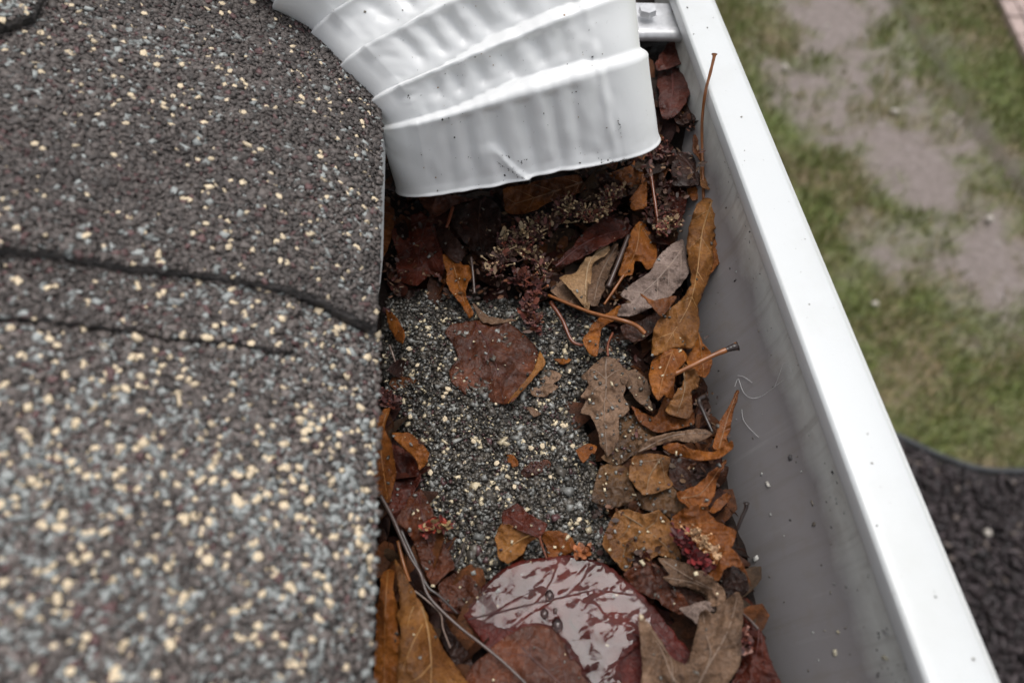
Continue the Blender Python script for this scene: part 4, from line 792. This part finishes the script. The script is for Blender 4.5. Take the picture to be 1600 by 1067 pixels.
twig('pale thin root curling under the long twig', 'e', [(270, 565, 7), (340, 620, 6.5), (410, 690, 6), (425, 770, 5), (465, 875, 3.5)], (3, 3), 'pale', name='twig', cat='twig')
twig('dark forked twig end resting on the gutter wall', 'f', [(945, 235, 8), (965, 180, 10), (992, 120, 12), (995, 90, 13)], (5, 7), 'dark', .5, name='twig', cat='twig')
twig('little black stem in the hollow by the wall', 'd', [(845, 520, 8), (800, 420, 8.5), (775, 350, 9.5), (820, 330, 10.5)], (4, 10), 'dark', .8, name='twig', cat='twig')
twig('fine dark straw stuck in the granules near the mahogany leaf', 'e', [(480, 440, 2), (520, 370, 2.6), (555, 260, 3.6)], (5, 2.5), 'dark', name='twig', cat='twig')
twig('short pale straw by the shingle edge in the dark gap', 'a', [(95, 1000, 4), (110, 1040, 4), (125, 1085, 3)], (4, 3), 'pale', name='twig', cat='twig')
twig('upright dark stem rising beside the metal hanger', 'g', [(880, 240, 19), (900, 150, 24), (908, 60, 29), (912, -60, 34)], (5, 4), 'dark')
twig('thin rust petiole above the black glossy leaf', 'a', [(425, 280, 9), (410, 330, 8.5), (392, 385, 8)], (6, 5), 'red')
twig('small grey bud stalk hanging by the orange leaf', 'a', [(520, 540, 7), (530, 620, 6), (538, 730, 4)], (5, 4), 'grey', .8)
# --- fallen flower clusters
PT = np.array([(0, 0, 0), (.35, .28, .1), (.8, .22, .25), (1, 0, .32), (.8, -.22, .25), (.35, -.28, .1), (.55, 0, .02)])
PF = np.array([(0, 1, 6), (1, 2, 6), (2, 3, 6), (3, 4, 6), (4, 5, 6), (5, 0, 6)])
TF = np.array([(0, 1, 4), (0, 4, 3), (1, 2, 5), (1, 5, 4), (2, 0, 3), (2, 3, 5)])
def flowers(label, view, path, rad, n, cols, hgt, size=1.0, fil=.4):
    C = catmull(np.array([p[:2] for p in vw(view, path)]), False, 10); V = []; Fc = []; co = []
    for i in range(int(n*1.35)):
        c0 = C[RNG.integers(len(C))]+RNG.normal(0, .45, 2)*rad; p = un(c0[0], c0[1], .001*(hgt+RNG.uniform(-1.5, 1.8)))
        d = Vector(RNG.normal(0, 1, 3)); d.z = abs(d.z)*.8+.1; q = d.to_track_quat('X', 'Z').to_matrix(); q = np.array(q)
        cl = np.array(cols[RNG.integers(len(cols))])*RNG.uniform(.55, 1.4); b0 = len(V)
        if RNG.random() > fil:
            s = RNG.uniform(.0014, .0030)*size; pts = PT*s*np.array([1, RNG.uniform(.6, 1.3), RNG.uniform(-1, 1.6)])
            V += (p+pts@q.T).tolist(); Fc += (PF+b0).tolist(); co += [cl]*7
        else:
            s = RNG.uniform(.0014, .003)*size; r = .00017*size; tri = np.array([(0, r, 0), (0, -r*.5, r*.87), (0, -r*.5, -r*.87)])
            bend = np.array([s, 0, 0]); pts = np.vstack([tri, tri*1.0+bend]); V += (p+pts@q.T).tolist(); Fc += (TF+b0).tolist(); co += [cl*1.25]*6
            b1 = len(V); hd = ICO*.00042*size+bend; V += (p+hd@q.T).tolist(); Fc += (ICF+b1).tolist(); co += [cl*1.5]*12
    V = np.array(V); loc = V.mean(0); o = fast('flower_cluster', V-loc, np.array(Fc), M_FLOWER, np.array(co)); o.location = loc
    tag(o, label, 'flowers', 'withered tree flowers in the gutter'); return o
TAN = [(.34, .23, .12), (.42, .31, .18), (.27, .17, .1)]; MAR = [(.09, .022, .016), (.15, .04, .022), (.06, .016, .014)]; BRN = [(.09, .045, .03), (.06, .025, .02)]
flowers('fluffy tan and maroon flower tassel under the downspout mouth', 'a', [(640, 600), (700, 520), (800, 420), (900, 380), (1050, 300)], 17, 420, TAN+MAR+BRN+BRN, 6.5, 1.1, .5)
flowers('cream tipped flower fluff on the rolled brown leaf', 'b', [(60, 330), (140, 370), (220, 400), (290, 300), (340, 270)], 11, 260, TAN+TAN+MAR+BRN, 11, 1.0, .65)
flowers('dark maroon flower string trailing onto the granules', 'a', [(760, 640), (820, 660), (860, 700), (820, 780), (830, 850), (860, 920)], 9, 260, MAR+MAR+BRN+[(.2, .07, .03)], 5.0, 1.1, .15)
flowers('maroon flower clump against the black glossy leaf', 'a', [(690, 440), (760, 480), (860, 560), (920, 640)], 12, 180, MAR+BRN+TAN, 5.0, 1.0, .3)
flowers('brown flower heads below the white rim at the far end', 'g', [(1070, 680), (1110, 700), (1170, 700)], 10, 150, BRN+[(.14, .065, .04)], 17, 1.3, .1)
flowers('rust brown flower heads beside the deep red leaf', 'g', [(930, 640), (980, 640), (1040, 650)], 8, 110, BRN+[(.16, .07, .045)], 17, 1.2, .1)
flowers('dark flower clump near the downspout corner', 'g', [(820, 800), (860, 800), (890, 850)], 12, 130, BRN+MAR, 12, 1.2, .2)
flowers('purplish flower clump between orange tip and arched leaf', 'b', [(520, 360), (580, 250), (600, 330), (540, 420)], 13, 170, MAR+BRN+BRN, 8.5, 1.1, .2)
flowers('tan and red flower scrap left of the arched leaf stem', 'b', [(570, 470), (620, 440), (660, 420)], 8, 120, MAR+TAN, 10, 1.0, .3)
flowers('bright red and tan flower scrap on the chestnut leaf', 'f', [(620, 260), (670, 330), (720, 390), (770, 420)], 6, 120, [(.2, .018, .018), (.12, .014, .016), (.07, .012, .012)], 7.2, 1.0, .05)
flowers('straw coloured anthers beside the red flower scrap', 'f', [(670, 238), (760, 300), (830, 375)], 4, 60, [(.42, .26, .14), (.36, .2, .1)], 8.5, .8, .4)
flowers('red and cream flower bud on the mahogany leaf', 'e', [(335, 230), (380, 215), (450, 205)], 4.5, 80, [(.3, .04, .02), (.42, .3, .14), (.2, .03, .02)], 4.8, .9, .1)
flowers('pinkish flower crumbs at the shingle edge', 'c', [(60, 400), (90, 420), (120, 430)], 6, 80, MAR+[(.2, .08, .07)], 3.5, .9, .2)
flowers('orange flower crumb beside the wine red leaf', 'f', [(70, 352), (100, 350), (130, 352)], 3, 30, [(.32, .1, .03)], 3.0, .9, .0)
flowers('dark flower crumbs at the far hanger', 'g', [(960, 350), (1010, 380), (1040, 420)], 10, 120, BRN, 16, 1.2, .2)
flowers('pinkish crumbs on the dark leaf along the wall', 'f', [(985, 800), (975, 860), (985, 890)], 5, 50, MAR+[(.25, .12, .09)], 8, .9, .2)
V = []; Fc = []; co = []
for i in range(2600):
    if RNG.random() < .7: zx, zy = RNG.uniform(600, 1130), RNG.uniform(235, 465)
    else: zx, zy = RNG.uniform(930, 1130), RNG.uniform(450, 900)
    p = un(zx, zy, .004); hp_ = float(heap(p[0], p[1])); p = un(zx, zy, hp_+RNG.uniform(-.002, .003)); 
    if p[0] > .064+.5*p[2] or p[0] < -.034: continue
    d = Vector(RNG.normal(0, 1, 3)); d.z = abs(d.z)*.5; q = np.array(d.to_track_quat('X', 'Z').to_matrix()); sc_ = RNG.uniform(.0007, .0026)
    b0 = len(V); V += (p+(PT*sc_*np.array([1, RNG.uniform(.4, 1.2), RNG.uniform(-1, 1.6)]))@q.T).tolist(); Fc += (PF+b0).tolist()
    co += [np.array([(.05, .02, .01), (.09, .035, .015), (.03, .014, .01), (.16, .09, .045), (.07, .018, .012), (.11, .045, .02)][RNG.integers(6)])*RNG.uniform(.5, 1.4)]*7
o = fast('seed_litter', np.array(V), np.array(Fc), M_FLOWER, np.array(co)); tag(o, 'fine brown seed husks and rotted crumbs between the leaves', 'seed litter', kind='stuff')
# granules sprinkled over the leaves
bpy.context.view_layer.update(); dg = bpy.context.evaluated_depsgraph_get()
for _ in range(420):
    zx, zy = (RNG.normal(930, 75), RNG.uniform(480, 900)) if RNG.random() < .5 else (RNG.uniform(600, 1130), RNG.uniform(320, 1060))
    if RNG.random() < .2: zx, zy = RNG.normal(640, 25), RNG.uniform(470, 900)
    hit, loc_, nrm_, _i, ob, _m = S.ray_cast(dg, Vector(CP), Vector(ray(zx, zy)))
    if hit and ob.name.startswith('dead_leaf') and nrm_.z > .3 and RNG.random() < .75: SCAT.append(np.array(loc_)+np.array(nrm_)*.0001)
n = len(SCAT); nr = RNG.normal(0, .3, (n, 3)); nr[:, 2] = 1; nr /= np.linalg.norm(nr, axis=1)[:, None]
o = granules('scattered_granules', np.array(SCAT), nr, RNG.uniform(.00016, .00048, n), gran_cols(n, .2, .25, .05), M_GWET); tag(o, 'stray roofing granules sprinkled over the wet leaves', 'granules')
# --- thin water film standing on the big wine red leaf
b = NB('water_film'); fr = b.n('Fresnel'); fr.inputs['IOR'].default_value = 1.37; v = b.obj(); nz = b.noise(v, 240, 3)
gl = b.n('BsdfGlossy'); gl.inputs['Roughness'].default_value = .04; tr_ = b.n('BsdfTransparent'); mx = b.n('MixShader'); bmp = b.bump(nz, .2, .0006)
b.l(bmp, gl.inputs['Normal']); b.l(fr.outputs[0], mx.inputs[0]); b.l(tr_.outputs[0], mx.inputs[1]); b.l(gl.outputs[0], mx.inputs[2]); b.l(mx.outputs[0], b.out.inputs['Surface']); M_WATER = b.m
FILM = catmull(vw('e', [(570, 690), (640, 565), (710, 495), (800, 428), (900, 400), (1010, 390), (1110, 380), (1200, 395), (1310, 440), (1400, 505), (1500, 610), (1560, 720), (1530, 830), (1480, 850), (1400, 900), (1370, 1000), (1390, 1080), (1240, 1080), (1160, 940), (1090, 840), (1000, 760), (880, 750), (780, 780), (650, 740)]), True, 6)
st = 1.15; A, C = np.meshgrid(np.arange(730, 1030, st), np.arange(865, 1075, st)); gr = A.shape; Q = np.c_[A.ravel(), C.ravel()]
ok = inside(Q, FILM); dB = np.array([np.min(np.hypot(FILM[:, 0]-p[0], FILM[:, 1]-p[1])) if k else 0 for p, k in zip(Q, ok)])
mask = np.array([noise.noise(Vector(((p[0]*.85-p[1]*.53)/32, (p[1]*.85+p[0]*.53)/10, 1.5)))+.7*noise.noise(Vector(((p[0]*.6+p[1]*.8)/3.2, (p[1]*.6-p[0]*.8)/11, 7)))+.3*noise.noise(Vector((p[0]/3, p[1]/3, 2))) for p in Q])
right = np.clip((Q[:, 0]-840)/140, 0, 1)*np.clip((1010-Q[:, 1])/90, .3, 1)
VL = [np.array(vw('e', L_)) for L_ in ([(560, 720), (900, 640), (1250, 560), (1480, 590)], [(640, 735), (740, 660), (860, 590)], [(780, 780), (900, 690), (1010, 630)], [(930, 630), (1010, 520), (1050, 400)], [(1100, 590), (1190, 500), (1220, 420)], [(1200, 570), (1300, 690), (1420, 760)])]
vd = np.min([pdist(Q, L_) for L_ in VL], 0)+.5*mask
on = ok & (vd > .9) & (mask < .47-.38*right+.0*dB) & (dB > 1.5+3*np.abs(mask))
wz = np.array([3.55+.5*(p[0]-880)/100+.10*noise.noise(Vector((p[0]/30, p[1]/30, 3))) for p in Q])*.001
W3 = unv(Q, wz); I = np.arange(len(Q)).reshape(gr); quad = np.stack([I[:-1, :-1], I[1:, :-1], I[1:, 1:], I[:-1, 1:]], -1).reshape(-1, 4); quad = quad[on[quad].all(1)]
used = np.unique(quad); rm = -np.ones(len(Q), int); rm[used] = np.arange(len(used))
o = fast('water', W3[used], rm[quad], M_WATER, smooth=True); tag(o, 'thin shining rainwater film on the large wine red leaf', kind='structure')
b = NB('water_bubble'); fr = b.n('Fresnel'); fr.inputs['IOR'].default_value = 1.45; gl = b.n('BsdfGlossy'); gl.inputs['Roughness'].default_value = .02
tr_ = b.n('BsdfTransparent'); tr_.inputs['Color'].default_value = (.45, .36, .35, 1); mx = b.n('MixShader')
b.l(fr.outputs[0], mx.inputs[0]); b.l(tr_.outputs[0], mx.inputs[1]); b.l(gl.outputs[0], mx.inputs[2]); b.l(mx.outputs[0], b.out.inputs['Surface']); M_DROP = b.m
for (x, y, r, lab) in [(1003, 590, .0011, 'dark oval water bubble on the wine red leaf'), (975, 690, .001, 'reddish water bead on the wine red leaf'), (1035, 675, .0006, 'small round bubble beside the larger beads'), (1046, 752, .0013, 'largest clear bubble on the wine red leaf')]:
    q = vw('e', [(x, y)])[0]; p = un(q[0], q[1], .0037); bm = bmesh.new(); bmesh.ops.create_uvsphere(bm, u_segments=20, v_segments=12, radius=r)
    for vv in bm.verts: vv.co.z *= .6; vv.co.y *= 1.25
    me = bpy.data.meshes.new('water_bubble'); bm.to_mesh(me); bm.free(); me.materials.append(M_DROP); me.polygons.foreach_set('use_smooth', [True]*len(me.polygons))
    o = bpy.data.objects.new('water_bubble', me); COL.objects.link(o); o.location = p; tag(o, lab, 'bubble', 'bubbles on the water film')
# --- spider silk on the gutter wall
M_SILK = plain('spider_silk', (.75, .74, .72), .4)
for lab, L in [('looped strand of spider silk stuck on the gutter wall', [(1150, 604), (1155, 592), (1160, 605), (1165, 615), (1175, 622), (1190, 620), (1205, 610), (1218, 600), (1226, 594)]), ('bent upper thread of spider silk on the gutter wall', [(1213, 603), (1220, 585), (1227, 567), (1236, 572), (1239, 580)]),
               ('loose lower thread of spider silk on the gutter wall', [(1161, 640), (1163, 655), (1172, 668), (1187, 683)]), ('faint short thread above the looped silk strand', [(1154, 587), (1164, 589), (1177, 598)])]:
    C = catmull(np.array(L, float), False, 5); pts = [un_wall(x, y, .0004)[0] for x, y in C]; V = []; r = .000055; m = len(pts)
    for p in pts:
        for j in range(4): V.append(p+r*np.array([math.cos(j*1.57), math.sin(j*1.57)*.7, math.sin(j*1.57)]))
    o = mk('spider_thread', V, [(i*4+j, (i+1)*4+j, (i+1)*4+(j+1) % 4, i*4+(j+1) % 4) for i in range(m-1) for j in range(4)], M_SILK, loc=pts[0]); tag(o, lab, 'thread', 'spider silk on the wall')

# ------------------------------------------------------------------ downspout elbow
SEC = [((340, -80), .080, (800, -420), .110), ((420, 2), .071, (860, -320), .100), ((475, 55), .0625, (905, -215), .090), ((520, 105), .0545, (948, -112), .080), ((570, 160), .0455, (990, -12), .069), ((592, 207), .0375, (1014, 92), .0580), ((614, 318), .0150, (1040, 238), .0345)]
Ls = []; Rs = []; ks = []
for i_, s_ in enumerate(SEC):                    # the left side rides just clear of the shingles, the mouth hangs into the gutter
    La_, Ra_ = un(*s_[0], s_[1]), un(*s_[2], s_[3])
    k_ = min(1., ((un_roof(*s_[0], .0052)-CP)@CF)/((La_-CP)@CF)) if i_ < 6 else ks[-1]*.6+.4*.985
    if i_ == 5: k_ = .924
    if i_ == 6: k_ = .925
    ks.append(k_); Ls.append(CP+(La_-CP)*k_); Rs.append(CP+(Ra_-CP)*(.93, .93, .94, .952, .962, .970, .957)[i_])
Ls = np.array(Ls); Rs = np.array(Rs)
d0 = (Ls[0]+Rs[0])/2-(Ls[1]+Rs[1])/2; d0 /= np.linalg.norm(d0)
sp_root = empty('downspout', tuple((Ls[-1]+Rs[-1])/2)); tag(sp_root, 'white corrugated downspout elbow emptying into the gutter over the roof', 'downspout')
NS = 26
def sec_at(t):                                   # t in segment units 0..6
    i = min(int(t), 5); f = t-i
    def cr(A):
        p0 = A[max(i-1, 0)]; p1 = A[i]; p2 = A[i+1]; p3 = A[min(i+2, len(A)-1)]
        return .5*(2*p1+(p2-p0)*f+(2*p0-5*p1+4*p2-p3)*f*f+(3*p1-p0-3*p2+p3)*f**3)
    return cr(Ls), cr(Rs)
DEP, RAD = .046, .0105
def section(w):                                  # rounded rectangle, list of (a, b, u-on-face)
    out = []; hw = w/2
    for k in range(97): a = -hw+RAD+(w-2*RAD)*k/96; out.append((a, 0, k/96, 0, 1))
    for k in range(1, 10): q = math.pi/2*k/10; out.append((hw-RAD+RAD*math.sin(q), -RAD+RAD*math.cos(q), 2, math.sin(q), math.cos(q)))
    for k in range(9): out.append((hw, -RAD-(DEP-2*RAD)*k/8, 3, 1, 0))
    for k in range(1, 8): q = math.pi/2*k/8; out.append((hw-RAD+RAD*math.cos(q), -DEP+RAD-RAD*math.sin(q), 4, math.cos(q), -math.sin(q)))
    for k in range(20): out.append((hw-RAD-(w-2*RAD)*k/19, -DEP, 5, 0, -1))
    for k in range(1, 8): q = math.pi/2*k/8; out.append((-hw+RAD-RAD*math.sin(q), -DEP+RAD-RAD*math.cos(q), 6, -math.sin(q), -math.cos(q)))
    for k in range(9): out.append((-hw, -DEP+RAD+(DEP-2*RAD)*k/8, 7, -1, 0))
    for k in range(1, 10): q = math.pi/2*k/10; out.append((-hw+RAD-RAD*math.cos(q), -RAD+RAD*math.sin(q), 8, -math.cos(q), math.sin(q)))
    return out
ts = np.concatenate([np.linspace(0, 5, 5*NS, endpoint=False), np.linspace(5, 6, 40)])
rings = []; FACEPTS = []
def smooth(a, c, x): x = np.clip((x-a)/(c-a), 0, 1); return x*x*(3-2*x)
for it, t in enumerate(ts):
    L, R_ = sec_at(t); La, Ra = sec_at(min(t+.02, 6)); Lb, Rb = sec_at(max(t-.02, 0))
    ex = R_-L; w = np.linalg.norm(ex); ex /= w; axv = (La+Ra-Lb-Rb); axv /= np.linalg.norm(axv); ez = np.cross(axv, ex); ez /= np.linalg.norm(ez)
    M0 = (L+R_)/2
    if ez@(CP-M0) < 0: ez = -ez
    s = t-math.floor(t) if t < 6 else 1.; seg = int(t)
    # each pleat: sharp raised lip at the ridge, easing down to a tucked fold before the next
    def pleat(u):
        rw = .05+.17*smooth(.12, .55, u)*(1-.5*smooth(.85, 1, u))
        if t >= 5: q_ = min(1, s/.8); return .0034*(.75*(1-q_)+.25*(1-q_)**4)+.0007*smooth(.93, 1, s)
        if s < 1-rw: q_ = s/(1-rw); return .0038*(.65*(1-q_)+.35*(1-q_)**4)
        return .0038*((s-1+rw)/rw)**.8
    ring = []
    for (a, bb, u, na, nb) in section(w):
        o_ = pleat(u)*(1-.45*smooth(.8, 1, u)) if u <= 1 else pleat(0)*.45 if u in (8, 7, 6) else pleat(1)*.5
        if u <= 1:
            env = smooth(.1, .2, u)*smooth(.92, .72, u) if False else smooth(.08, .2, u)*(1-smooth(.70, .9, u))
            wave = math.cos(2*math.pi*(u*7.5+.16*math.sin(9*u+t)))
            prof = smooth(.0, .10, s)*(1-smooth(.5, .85, s)) if t < 5 else smooth(.02, .1, s)*(1-.6*smooth(.5, 1, s))
            o_ += -.0016*env*(.5+.5*wave)**1.4*prof
            # the ridge line wanders where the metal was crimped
            o_ += .0005*noise.noise(Vector((u*7, t*1.5, 0)))+.00025*noise.noise(Vector((u*22, t*5, 4)))
            if t >= 5:                             # a buckle near the lip
                dd = u-.355-.29*(s-.45); al = smooth(.40, .55, s)
                o_ += .0016*al*(math.exp(dd/.05) if dd < 0 else math.exp(-dd/.005))
            # crimp fold down the outer corner side
            o_ += .0005*math.exp(-((u-.945)/.018)**2)*(.4+.6*abs(math.sin(t*2.1)))
        if t >= 5: # lip is bent unevenly
            o_ += .0006*smooth(.6, 1, s)*noise.noise(Vector((a*60, bb*60, 2)))
        # rim of the mouth is not straight
        sh = axv*(.0012*noise.noise(Vector((a*45, bb*40, 8)))*smooth(.5, 1, s) if t >= 5 else 0)
        p = M0+ex*(a+na*o_)+ez*(bb+nb*o_)+sh; ring.append(p)
        if u <= 1: FACEPTS.append((p, ez))
    rings.append(ring)
K = len(rings[0]); V = [p for r in rings for p in r]; m = len(rings)
Fq = [(i*K+j, i*K+(j+1) % K, (i+1)*K+(j+1) % K, (i+1)*K+j) for i in range(m-1) for j in range(K)]
elb = mk('elbow', V, Fq, M_SPOUT, sp_root, True, loc=tuple((Ls[-1]+Rs[-1])/2)); solid(elb, .0006, 0)
# straight pipe going on up the roof
Lp, Rp = Ls[0], Rs[0]; ring0 = rings[0]; V = []
for k in range(12):
    for p in ring0: V.append(p+d0*(-.004+.036*k))
Fq = [(i*K+j, (i+1)*K+j, (i+1)*K+(j+1) % K, i*K+(j+1) % K) for i in range(11) for j in range(K)]
pp = mk('pipe', V, Fq, M_SPOUT, sp_root, True, loc=tuple(Lp)); solid(pp, .0006, 1)
FP = np.array([f[0] for f in FACEPTS]); dd_ = FP-CP; tt_ = dd_@CF; FPX2 = np.c_[800+FPX*(dd_@CR)/tt_, 533.5-FPX*(dd_@CU)/tt_]
marks = [(x+random.gauss(0, 3), y+random.gauss(0, 2)) for (x, y, k_) in [(955, 252, 16), (975, 258, 12), (938, 250, 8), (645, 240, 4), (790, 242, 14), (815, 252, 10), (700, 185, 5), (720, 98, 6), (640, 150, 5)] for _ in range(k_)]
marks += [(965+3*math.sin(q*2.2), 188+17*q) for q in np.linspace(0, 1, 16)]+[(770+60*q, 249+36*q) for q in np.linspace(.1, 1, 40)]
mi = [int(np.argmin(((FPX2-np.array(m_))**2).sum(1))) for m_ in marks]
granules('scuff_marks', np.array([FACEPTS[i][0] for i in mi])+np.array([FACEPTS[i][1] for i in mi])*.00032+RNG.normal(0, .0002, (len(mi), 3)), np.array([FACEPTS[i][1] for i in mi]), RNG.uniform(.00008, .0002, len(mi)), np.array([[.05, .045, .04]]*len(mi)), M_SPECK, sp_root, .3)
ix = RNG.choice(len(FACEPTS), 190); dk = np.array([(.03, .03, .025), (.12, .1, .08), (.2, .18, .14), (.3, .16, .05)])
big = RNG.random(190)**4
granules('dirt_specks', np.array([FACEPTS[i][0] for i in ix])+np.array([FACEPTS[i][1] for i in ix])*.00035, np.array([FACEPTS[i][1] for i in ix]), .00008+.00022*big, dk[RNG.integers(0, 4, 190)], M_SPECK, sp_root, .4)
